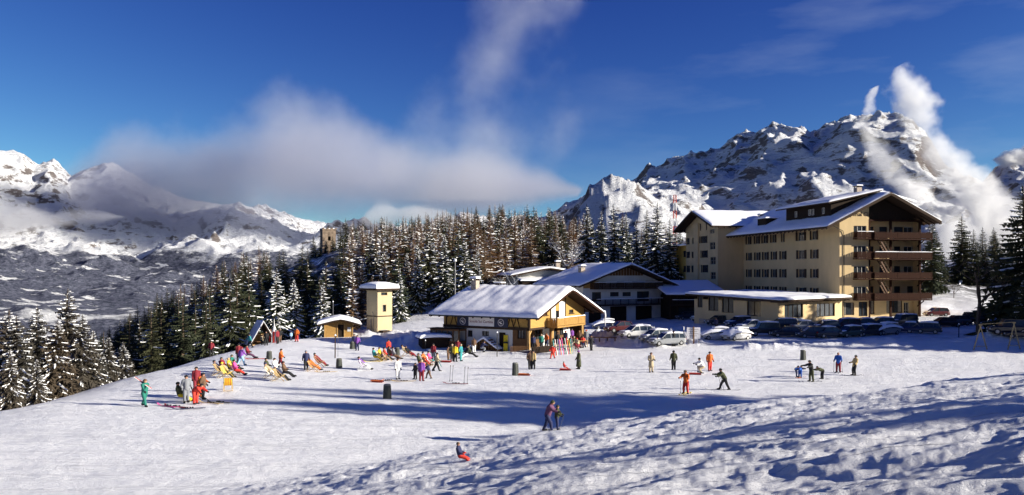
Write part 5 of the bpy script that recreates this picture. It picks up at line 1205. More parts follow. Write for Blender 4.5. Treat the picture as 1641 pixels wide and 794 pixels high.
SKIN = mat('skin', (.42, .22, .14), .6, .08)
def body_parts(J):
    return [('t', 'pelvis', 'chest', .155, .165), ('t', 'chest', 'neck', .16, .09), ('h', 'neck', 'head', .055, .06), ('h', 'head', 'head', .108, .108), ('h', 'head', 'face', .095, .07)] + \
        [(k, a % i, b % i, r0, r1) for i in (0, 1) for (k, a, b, r0, r1) in (('t', 'sh%d', 'elb%d', .078, .058), ('t', 'elb%d', 'wri%d', .057, .045), ('g', 'wri%d', 'han%d', .046, .05), ('l', 'hip%d', 'knee%d', .108, .078), ('l', 'knee%d', 'ank%d', .080, .055), ('f', 'ank%d', 'toe%d', .062, .05))]
VOX = .042
def person_proto(key, J, skirt=0., skis=0, floor=None):
    parts = body_parts(J); mb = MB()
    for k, a, b, r0, r1 in parts: capsule(mb, J[a], J[b] if a != b else J[a] + Vector((0, 0, .03)), r0, r1)
    capsule(mb, J['sh0'], J['sh1'], .08, .08)
    me = mb.mesh('tmp', SKIN); o = bpy.data.objects.new('tmp', me); COL.objects.link(o)
    m = o.modifiers.new('r', 'REMESH'); m.mode = 'VOXEL'; m.voxel_size = VOX; m2 = o.modifiers.new('s', 'SMOOTH'); m2.iterations = 3; m2.factor = .5
    bpy.context.view_layer.update(); dg = bpy.context.evaluated_depsgraph_get(); bm_ = bpy.data.meshes.new_from_object(o.evaluated_get(dg)); bpy.data.objects.remove(o); bpy.data.meshes.remove(me)
    n = len(bm_.vertices); V = np.empty(n * 3); bm_.vertices.foreach_get('co', V); V = V.reshape(-1, 3); N = np.empty(n * 3); bm_.vertices.foreach_get('normal', N); N = N.reshape(-1, 3)
    V += N * .008
    dist = []; kinds = []
    for k, a, b, r0, r1 in parts + [('t', 'sh0', 'sh1', .08, .08)]:
        A = np.array(J[a]); B = np.array(J[b]) + 1e-4; d = B - A; t = np.clip(((V - A) @ d) / (d @ d), 0, 1); rr = r0 + (r1 - r0) * t
        dist.append(np.linalg.norm(V - A - t[:, None] * d, axis=1) - rr); kinds.append(k)
    kd = np.array([ord(k) for k in kinds])[np.argmin(np.array(dist), 0)]
    zlow = V[:, 2].min() if floor is None else floor
    V[:, 2] -= zlow
    faces = [tuple(p.vertices) for p in bm_.polygons]; bpy.data.meshes.remove(bm_)
    root = thing('proto', 'proto', 'person')
    def sub(name, ks, m_, off):
        ok = np.isin(kd, [ord(c) for c in ks]); P = V + N * off; used = {}; vs = []; fs = []
        for f in faces:
            if sum(ok[i] for i in f) >= 2 or name == 'body':
                g = []
                for i in f:
                    if i not in used: used[i] = len(vs); vs.append(tuple(P[i]) if (ok[i] or name == 'body') else tuple(V[i] - N[i] * .004))
                    g.append(used[i])
                fs.append(tuple(g))
        q = MB(); q.add(vs, fs); return q.build(name, m_, root, True)
    sub('body', 'h', SKIN, 0); sub('jacket', 't', MATS['snow'], .022); sub('trousers', 'l', MATS['snow'], .016); sub('boots', 'f', BLACK, .02); sub('gloves', 'g', BLACK, .012)
    hd = J['head'] - Vector((0, 0, zlow)); fc = (J['face'] - J['head']).normalized(); up = Vector((0, 0, 1)); mb = MB()
    ring = []; n = 12
    axis = (up - fc * .25).normalized(); sx = axis.cross(Vector((0, 1, 0))).normalized(); sy = axis.cross(sx)
    for j in range(6):
        a = j / 5 * 1.72; 
        for k in range(n): t = 6.283 * k / n; rr = .128 * math.sin(a) + (.006 if j == 5 else 0); ring.append(hd + axis * (.128 * math.cos(a) + .01) + (sx * math.cos(t) + sy * math.sin(t)) * rr)
    mb.add(ring, [(j * n + k, j * n + (k + 1) % n, (j + 1) * n + (k + 1) % n, (j + 1) * n + k) for j in range(5) for k in range(n)]); mb.build('hat', BLACK, root, True)
    if skirt:
        mb = MB(); c = J['pelvis'] - Vector((0, 0, zlow)); mb.tube([c + Vector((0, 0, .16)), c + Vector((0, 0, -.05)), c + Vector((0, 0, -.05 - skirt * .5)), c + Vector((0, -.01, -.05 - skirt))], [.175, .205, .225, .25], 14); mb.build('coat_skirt', MATS['snow'], root, True)
    if skis:
        for i in (0, 1):
            a = J['ank%d' % i] - Vector((0, 0, zlow)); mb = MB(); x = a.x; y = a.y - .06; z = .0
            pts_ = [(-.85, .035), (-.6, .012), (.0, .012), (.72, .012), (.9, .05), (1.0, .11)]
            for (y0, z0), (y1, z1) in zip(pts_[:-1], pts_[1:]): mb.add([(x - .045, y - y0, z0), (x + .045, y - y0, z0), (x + .045, y - y1, z1), (x - .045, y - y1, z1), (x - .045, y - y0, z0 + .02), (x + .045, y - y0, z0 + .02), (x + .045, y - y1, z1 + .015), (x - .045, y - y1, z1 + .015)], [(0, 1, 2, 3), (4, 7, 6, 5), (0, 3, 7, 4), (1, 5, 6, 2), (0, 4, 5, 1), (3, 2, 6, 7)])
            mb.build('ski', BLACK, root)
    return remember(root)
PI = math.pi
SIT = dict(lean=-.25, hips=((1.35, .55), (1.3, .35)), arms=((.5, .9, .2), (.4, .9, .2)), drop_=.76, head=.2)
def _poses():
    P = {}
    P['stand'] = (fk(arms=((.05, .15, .12), (.0, .1, .12)), hips=((.04, .03), (-.05, .02))), 0, 0)
    P['pockets'] = (fk(arms=((-.25, .9, .3), (-.25, .9, .3)), hips=((.08, .04), (-.08, .02)), head=.05), 0, 0)
    P['walk'] = (fk(lean=.1, arms=((.55, .3, .1), (-.45, .2, .12)), hips=((.42, .12), (-.35, .25))), 0, 0)
    P['stoopwalk'] = (fk(lean=.32, arms=((.75, .5, .1), (.6, .5, .1)), hips=((.5, .35), (-.2, .25)), head=.45), 0, 0)
    P['ski'] = (fk(lean=.3, arms=((.75, .7, .35), (.7, .7, .35)), hips=((.4, .55), (.28, .45)), drop_=.03, legspread=.06, head=-.1), 0, 1)
    P['skistride'] = (fk(lean=.55, arms=((.9, .5, .2), (.7, .6, .3)), hips=((.6, .3), (-.35, .15)), head=-.2), 0, 1)
    P['skistand'] = (fk(lean=.08, arms=((.3, .8, .3), (.3, .8, .3)), hips=((.12, .1), (.05, .05)), legspread=.05), 0, 1)
    P['bend'] = (fk(lean=1.15, arms=((.5, .2, .1), (.6, .2, .1)), hips=((.15, .2), (.1, .15)), head=.2), 0, 0)
    P['bendski'] = (fk(lean=1.2, arms=((.9, .3, .1), (.9, .3, .1)), hips=((.25, .3), (.15, .2)), head=-.1), 0, 1)
    P['reach'] = (fk(lean=.22, arms=((1.1, .25, .5), (1.0, .3, .3)), hips=((.15, .2), (-.05, .05)), legspread=.06, head=.2), 0, 1)
    P['leanback'] = (fk(lean=-.22, arms=((.4, 1.0, .3), (.3, .9, .3)), hips=((.25, .35), (.15, .3)), head=.1), 0, 1)
    P['crouch'] = (fk(lean=.5, arms=((.8, .5, .15), (.7, .6, .15)), hips=((1.5, 1.9), (1.2, 1.8)), drop_=.45, head=.1), 0, 0)
    P['sit'] = (fk(**SIT), 0, 0)
    P['recline'] = (fk(lean=-.85, hips=((1.15, .25), (1.2, .4)), arms=((.7, .5, .2), (.6, .7, .2)), drop_=.5, head=.4), 0, 0)
    P['coat'] = (fk(arms=((.25, .3, .15), (.1, .2, .12)), hips=((.05, .03), (-.05, .02)), head=.2), .62, 0)
    P['skirt'] = (fk(arms=((.3, 1.2, .2), (.3, 1.2, .2)), hips=((.05, .03), (-.05, .02))), .38, 0)
    return P
PP = {k: person_proto(k, J, sk, sks) for k, (J, sk, sks) in _poses().items()}
CLO = {'red': (.55, .045, .03), 'orange': (.62, .14, .025), 'dark red': (.20, .02, .03), 'green': (.02, .16, .12), 'teal': (.04, .26, .27), 'navy': (.025, .03, .08), 'blue': (.02, .09, .38), 'purple': (.18, .06, .30), 'pink': (.65, .08, .28), 'yellow': (.75, .55, .03), 'black': (.014, .014, .016), 'olive': (.05, .055, .025), 'brown': (.13, .075, .045), 'beige': (.42, .34, .22), 'white': (.74, .73, .70), 'grey': (.20, .21, .23), 'plum': (.12, .05, .10), 'sand': (.5, .36, .16), 'light blue': (.25, .42, .6)}
def cloth(c): return mat('cloth_' + c.replace(' ', '_'), CLO[c], .85, .12, 6)
MATPOLE = mat('ski_pole_metal', (.10, .10, .11), .4)
def person(px, py, hpx, pose, rz, jk, tr, label, hat='black', boots='black', gloves='black', ski=None, child=False, poles=0, z=None, at_=None, group=None, sc=None):
    p = at_ or at(px, py, 20, 200)
    s = sc or (1.0 if not child else .66); s *= 1.0
    o = dup(PP[pose], (p.x, p.y, (p.z if z is None else z) - .02), math.radians(rz), label, group, s); o.name = 'person'
    for ch in list(o.children):
        nm = ch.name.split('.')[0]; c = {'jacket': jk, 'trousers': tr, 'hat': hat, 'boots': boots, 'gloves': gloves, 'coat_skirt': jk, 'ski': ski or 'red'}.get(nm)
        if nm == 'hat' and hat is None: bpy.data.objects.remove(ch); continue
        if nm == 'ski' and ski == 'none': bpy.data.objects.remove(ch); continue
        if c: ch.material_slots[0].link = 'OBJECT'; ch.material_slots[0].material = cloth(c)
    if poles:
        for k in range(poles):
            sg = -1 if k == 0 else 1; q = Vector((sg * .34, -.42, .0)); h_ = Vector((sg * .30, -.38 if poles == 2 else -.5, .95)); Rm = Matrix.Rotation(math.radians(rz), 3, 'Z')
            a = p + Rm @ (Vector((sg * .36, -.15, 0)) * s); b = p + Rm @ (h_ * s)
            mb = MB(); mb.tube([a - p, b - p], .013, 5); mb.tube([(a - p) + (b - a) * .08, (a - p) + (b - a) * .095], .05, 8); mb.tube([(b - p) - (b - a) * .1, b - p], .02, 6)
            w = mb.build('ski_pole', MATPOLE); w.location = p; w['label'] = 'ski pole in the %s hand of the %s' % (('right', 'left')[k], ' '.join(label.split(' ')[:8])); w['category'] = 'ski pole'; w['kind'] = 'thing'; del w['kind']
    return o
# name of each figure: px, py of the feet, pose, facing, jacket, trousers, label
PE = [
 (231, 651, 'walk', 60, 'green', 'green', 'person in a green ski suit walking along the left edge with skis on one shoulder', dict(hat='brown')),
 (288, 644, 'sit', 110, 'olive', 'yellow', 'person in dark jacket and yellow trousers sitting lowest left of the red suited group', {}),
 (298, 645, 'pockets', 30, 'grey', 'grey', 'person in a grey jacket standing behind the seated one in yellow trousers', {}),
 (312, 648, 'bend', 60, 'red', 'red', 'person in a red suit bending over skis in the left group', {}),
 (319, 637, 'stoopwalk', 70, 'orange', 'orange', 'person in an orange red suit leaning over in the left group', dict(hat='dark red')),
 (314, 628, 'stand', 20, 'dark red', 'dark red', 'person in dark red standing at the back of the left group', {}),
 (338, 572, 'pockets', 0, 'dark red', 'black', 'person in a dark red top standing alone at the lip of the slope', {}),
 (351, 600, 'recline', 90, 'navy', 'black', 'person in navy with a dark hat reclining in the leftmost deck chair cluster', {}),
 (362, 604, 'recline', 70, 'sand', 'olive', 'person in a sand jacket reclining beside the one in navy', dict(hat='yellow')),
 (373, 592, 'sit', 80, 'green', 'black', 'person in a green jacket sitting at the back of the deck chair cluster', dict(hat='olive')),
 (377, 601, 'sit', 100, 'pink', 'red', 'person in pink and red sitting at the right of the deck chair cluster', {}),
 (386, 586, 'walk', 150, 'purple', 'light blue', 'person in a purple jacket and pale blue trousers walking behind the deck chairs', dict(hat='dark red')),
 (382, 580, 'stand', 200, 'dark red', 'black', 'person in dark red half hidden behind the purple jacket', {}),
 (397, 574, 'sit', 90, 'dark red', 'plum', 'person in dark red sitting on the snow beside red skis', {}),
 (400, 558, 'walk', -60, 'teal', 'black', 'person in a teal jacket walking left of the A-frame shelter', {}),
 (402, 549, 'stand', 0, 'orange', 'red', 'person in orange and red standing behind the teal jacket', {}),
 (412, 552, 'stand', 30, 'olive', 'black', 'person in olive standing under the left of the A-frame shelter', {}),
 (426, 554, 'pockets', 10, 'black', 'black', 'person in black standing before the A-frame shelter', {}),
 (433, 549, 'stand', -20, 'brown', 'red', 'person in a brown top and red trousers right of the A-frame shelter', {}),
 (448, 549, 'pockets', 30, 'black', 'brown', 'person in black and brown right of the red rocket shaped post', {}),
 (466, 546, 'stand', 40, 'light blue', 'navy', 'small person in pale blue beside the one in orange red', dict(child=True)),
 (475, 548, 'pockets', -20, 'orange', 'red', 'person in an orange red suit standing alone between shelter and shed', {}),
 (449, 589, 'walk', 90, 'orange', 'dark red', 'person in orange walking behind the middle deck chair', {}),
 (433, 604, 'recline', 90, 'beige', 'white', 'person in beige reclining in the middle deck chair', dict(hat='navy')),
 (448, 609, 'recline', 80, 'navy', 'black', 'person in navy reclining with dark boots towards the right', dict(hat='white')),
 (441, 598, 'sit', 60, 'white', 'grey', 'person in white sitting behind the middle deck chair', {}),
 (490, 593, 'pockets', 20, 'navy', 'black', 'person in navy standing left of the orange deck chair', dict(hat='grey')),
 (501, 593, 'recline', 90, 'orange', 'orange', 'person in orange reclining in the orange deck chair', {}),
 (511, 586, 'recline', 85, 'dark red', 'dark red', 'person in dark red reclining behind the orange deck chair', {}),
 (572, 562, 'pockets', 0, 'purple', 'navy', 'person in purple and navy standing in the shadow of the chalet', {}),
 (567, 560, 'stand', 20, 'navy', 'black', 'person in navy beside the purple jacket in the chalet shadow', {}),
 (582, 592, 'recline', 90, 'purple', 'white', 'person in purple and white reclining in the lone white deck chair', {}),
 (609, 577, 'sit', 70, 'yellow', 'olive', 'person in a yellow jacket sitting in the middle group', dict(hat='brown')),
 (617, 577, 'sit', 100, 'red', 'black', 'person in a red jacket sitting right of the yellow one in the middle group', {}),
 (625, 575, 'sit', 110, 'brown', 'dark red', 'person in brown sitting at the right of the middle group', {}),
 (631, 576, 'sit', 100, 'grey', 'brown', 'person in grey sitting last on the right of the middle group', {}),
 (650, 570, 'recline', 90, 'beige', 'red', 'person in beige and red lying back right of the small bin', {}),
 (656, 572, 'recline', 90, 'black', 'dark red', 'person in black lying back with red legs stretched right', {}),
 (637, 608, 'stand', 30, 'white', 'white', 'person in white trousers and a dark hat standing left of the children', {}),
 (665, 608, 'pockets', -40, 'black', 'black', 'child in black standing left of the purple jacketed adult', dict(child=True, sc=.78)),
 (675, 611, 'stand', 170, 'purple', 'dark red', 'person in a purple jacket and red trousers seen from behind among children', dict(hat='beige')),
 (687, 607, 'stoopwalk', -70, 'navy', 'brown', 'child in navy bending right of the purple jacketed adult', dict(child=True, sc=.78)),
 (679, 585, 'sit', 60, 'orange', 'red', 'person in orange sitting left of the pink one by the red sled', {}),
 (688, 584, 'sit', 80, 'pink', 'teal', 'person in pink sitting beside the one in orange', {}),
 (699, 595, 'walk', 90, 'beige', 'black', 'person in a beige top and black trousers walking right carrying skis', {}),
 (724, 579, 'pockets', 20, 'olive', 'black', 'person in olive at the left of the yellow jackets before the chalet', dict(hat='beige')),
 (729, 580, 'stand', 160, 'yellow', 'black', 'person in a bright yellow jacket standing before the chalet', {}),
 (738, 579, 'pockets', 60, 'teal', 'teal', 'person in teal standing right of the bright yellow jacket', dict(hat='beige')),
 (747, 574, 'sit', -60, 'black', 'white', 'person in black and white sitting beside the teal one', {}),
 (733, 570, 'stand', -10, 'dark red', 'black', 'person in dark red standing just behind the yellow jacket', {}),
 (759, 566, 'stand', 10, 'brown', 'white', 'person in brown and white before the chalet white wall', dict(hat='beige')),
 (771, 565, 'crouch', 80, 'navy', 'grey', 'person in navy crouching before the chalet white wall', {}),
 (816, 562, 'pockets', 30, 'green', 'black', 'person in green right of the yellow rescue mat', {}),
 (854, 562, 'stand', 180, 'navy', 'black', 'person in navy by the log post at the chalet corner', {}),
 (849, 592, 'pockets', 20, 'brown', 'black', 'person in a brown jacket, left of the close couple before the chalet', {}),
 (854, 592, 'stand', -30, 'sand', 'black', 'person in a sand jacket, right of the close couple before the chalet', {}),
 (885, 575, 'walk', -30, 'red', 'red', 'child in red walking before the ski rack', dict(child=True, sc=.85)),
 (947, 562, 'pockets', 30, 'black', 'black', 'person in black standing right of the chalet terrace crowd', {}),
 (927, 592, 'coat', -80, 'olive', 'black', 'person in a long dark olive coat and purple hood beside the red sled', dict(hat='purple')),
 (904, 592, 'sit', 90, 'red', 'red', 'small child in red sitting on the sled beside the long coat', dict(child=True, sc=.55)),
 (1043, 597, 'skirt', 0, 'beige', 'beige', 'person in a pale coat and dark skirt standing on the open snow', dict(hat='brown')),
 (1079, 593, 'pockets', 180, 'olive', 'black', 'tall person in olive seen from behind right of the pale coat', {}),
 (1079, 555, 'stand', 20, 'black', 'black', 'person in black beside the green banner', {}),
 (1053, 556, 'stand', 20, 'olive', 'black', 'small child standing at the snow bank left of the green banner', dict(child=True, sc=.6)),
 (1126, 598, 'crouch', -80, 'white', 'beige', 'person in white crouching over the red sled', {}),
 (1119, 598, 'sit', 60, 'white', 'white', 'small child in white beside the crouching person', dict(child=True, sc=.5)),
 (1137, 595, 'pockets', 10, 'orange', 'red', 'person in an orange red jacket standing right of the crouching pair', {}),
 (1099, 631, 'ski', -30, 'orange', 'red', 'skier in an orange jacket and red trousers on yellow skis', dict(ski='yellow', poles=2, hat='brown')),
 (1161, 625, 'skistride', -90, 'olive', 'black', 'skier in dark clothes striding left with poles', dict(ski='navy', poles=2)),
 (1275, 604, 'bendski', 60, 'navy', 'navy', 'child in navy bending left of the blue suited one', dict(child=True, sc=.72)),
 (1282, 605, 'bendski', -40, 'blue', 'blue', 'child in a bright blue suit bending before the ski instructor', dict(child=True, sc=.75, ski='orange')),
 (1300, 612, 'reach', -75, 'black', 'olive', 'adult in black on skis reaching out to the blue child', dict(ski='navy')),
 (1318, 608, 'bendski', -80, 'olive', 'black', 'child in dark olive bending behind the adult in black', dict(child=True, sc=.8, ski='navy')),
 (1343, 597, 'skistand', -30, 'blue', 'dark red', 'skier in a blue jacket and dark red trousers with poles', dict(ski='navy', poles=2, hat=None)),
 (1369, 602, 'leanback', -80, 'sand', 'black', 'skier in a yellow and dark jacket leaning back, rightmost on the snow', dict(ski='navy')),
 (1147, 530, 'stand', 0, 'navy', 'black', 'person in navy behind the snow domed car', {}),
 (877, 691, 'stoopwalk', 75, 'plum', 'navy', 'adult in a plum jacket and navy trousers stooping over a child, nearest pair', dict(hat='olive', sc=.93)),
 (892, 689, 'skistand', 80, 'olive', 'navy', 'child in an olive jacket walking on skis beside the adult in plum', dict(child=True, sc=.70, hat='olive', ski='black', poles=1)),
 (737, 741, 'sit', 80, 'navy', 'red', 'child in navy and red sitting in the snow, nearest figure at the bottom', dict(child=True, sc=.5, hat='brown', gloves='red')),
 (325, 640, 'pockets', 80, 'brown', 'black', 'person in brown standing right of the orange red pair of the left group', {}),
 (356, 597, 'sit', 60, 'dark red', 'navy', 'person in dark red and navy sitting behind the reclining one in navy', {}),
 (368, 598, 'sit', 90, 'yellow', 'olive', 'person in yellow sitting in the thick of the deck chair cluster', dict(hat='sand')),
 (428, 598, 'sit', 80, 'olive', 'brown', 'person in olive sitting at the left of the middle deck chair', dict(hat='black')),
 (456, 604, 'sit', 90, 'brown', 'black', 'person in brown sitting at the feet of the reclining one in navy', {}),
 (600, 578, 'sit', 90, 'teal', 'yellow', 'person in teal sitting left of the yellow jacket in the middle group', {}),
 (622, 570, 'stand', 30, 'red', 'navy', 'person in red and navy standing behind the middle seated group', {}),
 (672, 588, 'sit', 90, 'olive', 'orange', 'person in olive sitting left of the orange one by the red sled', {}),
 (694, 578, 'stand', -20, 'dark red', 'grey', 'person in dark red standing behind the pink deck chair', {}),
 (718, 577, 'stand', 50, 'brown', 'brown', 'person in brown at the far left of the yellow jacket group', dict(child=True, sc=.8)),
 (752, 572, 'sit', 80, 'olive', 'black', 'person in olive sitting on the right of the yellow jacket group', {}),
 (419, 553, 'crouch', 40, 'beige', 'black', 'person in beige crouching inside the A-frame shelter', {}),
 (444, 551, 'stand', 60, 'dark red', 'black', 'person in dark red close behind the rocket shaped post', {}),
]
for (px, py, pose, rz, jk, tr, lb, kw) in PE: person(px, py, 0, pose, rz, jk, tr, lb, **kw)
# the crowd on the chalet terrace, at tables between the posts
cols_ = ['black', 'navy', 'dark red', 'olive', 'brown', 'red', 'grey', 'purple', 'green', 'orange', 'black', 'beige']
crowd = [(893, 556, 'pockets', 'standing behind the ski rack on the left'), (906, 553, 'stand', 'standing behind the ski rack on the right'), (914, 556, 'sit', 'sitting left of the small terrace table'), (921, 557, 'sit', 'sitting right of the small terrace table'), (928, 553, 'pockets', 'standing at the chalet right post'), (934, 556, 'sit', 'sitting under the chalet right post'), (939, 552, 'stand', 'standing last at the right of the terrace'), (916, 549, 'stand', 'standing at the back of the terrace'), (867, 560, 'stand', 'standing just right of the corner post'), (875, 557, 'pockets', 'standing in the chalet doorway'), (899, 560, 'sit', 'sitting beside the upright skis'), (926, 560, 'crouch', 'crouching at the front of the terrace')]
for i, (px, py, po, w) in enumerate(crowd):
    person(px, py, 0, po, R.uniform(-60, 60), cols_[i], ('black', 'navy', 'grey', 'dark red')[i % 4], 'person in %s %s' % (cols_[i], w), hat=('black', 'red', 'navy', 'beige', 'brown')[i % 5])
for P in PP.values(): drop(P)
# ------------------------------------------------------------------ props
def obj_thing(name, label, cat, p, mb_list, rz=0, group=None):
    r = thing(name, label, cat, p, math.radians(rz), group)
    for (nm, mb, m) in mb_list: mb.build(nm, m, r)
    return r
BIN = mat('bin_metal', (.045, .05, .042), .6, .25, 4); BINL = mat('bin_worn', (.14, .14, .12), .6, .3, 5)
for (px, py, hh, lb) in [(431, 576, .95, 'dark litter bin behind the middle deck chair'), (543, 590, 1.05, 'dark litter bin between the wooden pole and the white deck chair'), (564, 560, 1.05, 'dark litter bin in the chalet shadow beside two people'), (636, 570, 1.05, 'dark litter bin right of the middle seated group'), (620, 639, 1.15, 'large worn litter bin alone on the open snow, nearest of all'), (825, 602, 1.3, 'dark litter bin with an orange sled at its foot before the chalet'), (1286, 577, 1.15, 'dark litter bin in the blue shade behind the ski instructor')]:
    hh *= .86; p = at(px, py); mb = MB(); mb.tube([(0, 0, -.1), (0, 0, .08), (0, 0, hh * .9)], [.25, .26, .22], 12); m2 = MB(); m2.tube([(0, 0, hh * .9), (0, 0, hh * .94), (0, 0, hh)], [.25, .25, .2], 12)
    m3 = MB(); m3.beam((-.28, -.1, -.1), (-.23, -.1, hh * .9), .05, .05); m3.beam((.28, -.1, -.1), (.23, -.1, hh * .9), .05, .05)
    obj_thing('litter_bin', lb, 'bin', p, [('bin_body', mb, BIN), ('lid', m2, BINL), ('bin_frame', m3, BINL)], 10)
def deck_chair(px, py, rz, canvas, canvas2, label, white=False):
    p = at(px, py); r = thing('deck_chair', label, 'deck chair', (p.x, p.y, p.z), math.radians(rz)); FM = mat('deck_chair_wood', (.50, .36, .18), .7) if not white else mat('deck_chair_white', (.7, .7, .68), .6)
    for s in (-1, 1):
        mb = MB(); mb.beam((s * .28, -.55, .02), (s * .28, .45, .95), .04, .04); mb.build('side_rail', FM, r)
        mb = MB(); mb.beam((s * .25, .48, .02), (s * .25, -.42, .52), .035, .04); mb.build('leg', FM, r)
        mb = MB(); mb.beam((s * .31, .62, .02), (s * .31, .12, .62), .03, .03); mb.build('leg', FM, r)
    mb = MB()
    for (y, z) in ((-.42, .52), (.45, .95), (.5, .04)): mb.tube([(-.31, y, z), (.31, y, z)], .02, 5)
    mb.build('crossbar', FM, r, kind='stuff')
    n = 7; sw = .50 / n
    A, B = MB(), MB()
    prof = [(-.42, .52), (-.2, .34), (.05, .36), (.28, .62), (.45, .95)]
    for k in range(n):
        x0 = -.25 + sw * k; t = A if k % 2 == 0 else B
        for (y0, z0), (y1, z1) in zip(prof[:-1], prof[1:]): t.add([(x0, y0, z0), (x0 + sw, y0, z0), (x0 + sw, y1, z1), (x0, y1, z1)], [(0, 1, 2, 3)])
    A.v += B.v and []; off = len(A.v); A.v += B.v; A.f += [tuple(off + i for i in f) for f in B.f]; A.m += [1] * len(B.f)
    A.build('canvas', [cloth(canvas), cloth(canvas2)], r); return r
for a in [(365, 626, 200, 'yellow', 'orange', 'empty deck chair with yellow and orange stripes, nearest of the left cluster'), (351, 602, 90, 'sand', 'brown', 'deck chair under the person in navy, leftmost of the cluster'), (362, 606, 80, 'yellow', 'sand', 'deck chair under the person in the sand jacket'), (375, 600, 100, 'pink', 'white', 'pink striped deck chair at the right of the left cluster'), (372, 594, 80, 'green', 'white', 'green striped deck chair at the back of the left cluster'),
          (433, 607, 90, 'sand', 'white', 'deck chair under the person in beige, middle of the slope'), (447, 611, 80, 'sand', 'brown', 'deck chair under the person in navy, middle of the slope'), (501, 596, 90, 'orange', 'sand', 'orange deck chair beside the standing person in navy'), (511, 588, 85, 'dark red', 'brown', 'dark red deck chair behind the orange one'), (583, 594, 90, 'white', 'purple', 'lone white deck chair right of the wooden pole', True), (610, 579, 80, 'yellow', 'white', 'yellow deck chair of the middle group'), (619, 579, 95, 'red', 'white', 'red deck chair of the middle group'), (652, 572, 90, 'sand', 'white', 'pale deck chair right of the small bin'), (683, 587, 75, 'orange', 'red', 'orange red deck chair near the red sled'), (690, 587, 80, 'pink', 'white', 'pink deck chair near the red sled')]: deck_chair(*a)
def ski_pair(px, py, yaw, c, label, n=2, z=.02, tilt=0):
    p = at(px, py)
    for k in range(n):
        mb = MB(); pts_ = [(-.9, .02), (.7, .01), (.88, .05), (.98, .12)]
        for (y0, z0), (y1, z1) in zip(pts_[:-1], pts_[1:]): mb.add([(-.045, y0, z0), (.045, y0, z0), (.045, y1, z1), (-.045, y1, z1), (-.045, y0, z0 + .025), (.045, y0, z0 + .025), (.045, y1, z1 + .02), (-.045, y1, z1 + .02)], [(0, 1, 2, 3), (4, 7, 6, 5), (0, 3, 7, 4), (1, 5, 6, 2), (0, 4, 5, 1), (3, 2, 6, 7)])
        o = thing('ski', (label % ('left', 'right')[k]) if '%s' in label else label, 'ski', (p.x + .18 * k, p.y - .1 * k, p.z + z + .02 * k), math.radians(yaw + 9 * k)); mb.build('board', cloth(c), o)
        for y_ in (-.17, .13): mb = MB(); mb.box(-.04, .04, y_ - .05, y_ + .05, .04, .11); mb.build('binding', BLACK, o)
for a in [(266, 652, 55, 'pink', '%s of the pink skis lying lowest left of the red suited group'), (280, 653, 60, 'dark red', '%s of the dark red skis lying before the seated group'), (300, 656, 100, 'navy', '%s of the dark skis lying nearest before the left group'), (335, 647, 60, 'sand', '%s of the pale skis right of the left group'), (350, 646, 66, 'black', '%s of the black skis furthest right of the left group'), (408, 576, 95, 'red', '%s of the red skis beside the seated person in dark red'), (521, 597, 95, 'sand', '%s of the sand coloured skis before the orange deck chair'), (620, 611, 90, 'brown', '%s of the brown skis lying before the children'), (645, 612, 88, 'sand', '%s of the pale skis lying at the feet of the white trousers'), (728, 616, 75, 'dark red', '%s of the red skis lying by the upright poles'), (596, 580, 92, 'yellow', '%s of the yellow skis left of the middle group')]: ski_pair(*a)
for (px, py, lb) in [(720, 612, 'left of the first upright pair of ski poles'), (724, 612, 'right of the first upright pair of ski poles'), (743, 615, 'left of the second upright pair of ski poles'), (748, 616, 'right of the second upright pair of ski poles')]:
    p = at(px, py); mb = MB(); mb.tube([(0, 0, -.1), (.08, 0, 1.2)], .018, 5); m2 = MB(); m2.tube([(.08, 0, 1.2), (.088, 0, 1.34)], .03, 6); m3 = MB(); m3.tube([(.005, 0, .07), (.006, 0, .09)], .06, 8)
    obj_thing('ski_pole', lb, 'ski pole', p, [('shaft', mb, MATPOLE), ('grip', m2, BLACK), ('basket', m3, BLACK)])
# skis carried on a shoulder
for (px, py, h, yaw, c, lb) in [(229, 651, 1.42, 100, 'red', 'red and white skis on the shoulder of the person in green'), (703, 595, .75, 60, 'teal', 'pale skis carried low by the person in beige')]:
    p = at(px, py)
    for k in range(2):
        mb = MB(); mb.beam((-.8, .06 * k, h - .25), (.85, .06 * k, h + .35), .08, .022); o = thing('ski', lb.replace(' skis', ' ski %s' % ('nearest the camera', 'away from the camera')[k]) , 'ski', p, math.radians(yaw + 50)); mb.build('board', cloth(c if k == 0 else 'white'), o); mb = MB(); mb.beam((-.05, .06 * k, h + .06), (.1, .06 * k, h + .11), .06, .05); mb.build('binding', BLACK, o)
def sled(px, py, c, label, rz=80):
    p = at(px, py); a = MB(); a.box(-.22, .22, -.5, .42, .12, .17); a.add([(-.22, -.5, .12), (.22, -.5, .12), (.18, -.66, .28), (-.18, -.66, .28)], [(0, 1, 2, 3)]); b = MB()
    for s in (-1, 1): b.beam((s * .19, -.6, .05), (s * .19, .45, .03), .05, .08)
    obj_thing('sled', label, 'sled', p, [('seat', a, cloth(c)), ('runners', b, cloth('dark red'))], rz)
for a in [(713, 581, 'red', 'red plastic sled right of the pink deck chair'), (904, 594, 'red', 'red sled carrying a small child beside the long coat'), (838, 602, 'orange', 'orange sled at the foot of the litter bin'), (1112, 601, 'red', 'red sled before the crouching person in white'), (602, 613, 'orange', 'orange sled beside the brown skis')]: sled(*a)
def pole(px, py, h, rad, m, label, name='pole', cap=True):
    p = at(px, py); a = MB(); a.tube([(0, 0, -.2), (.02, 0, h)], rad, 7); l = [('shaft', a, m)]
    if cap: b = MB(); b.tube([(.02, 0, h), (.02, 0, h + .16)], [rad * 2.0, rad * .9], 7); l.append(('snow_cap', b, SNOW))
    obj_thing(name, label, 'pole', p, l)
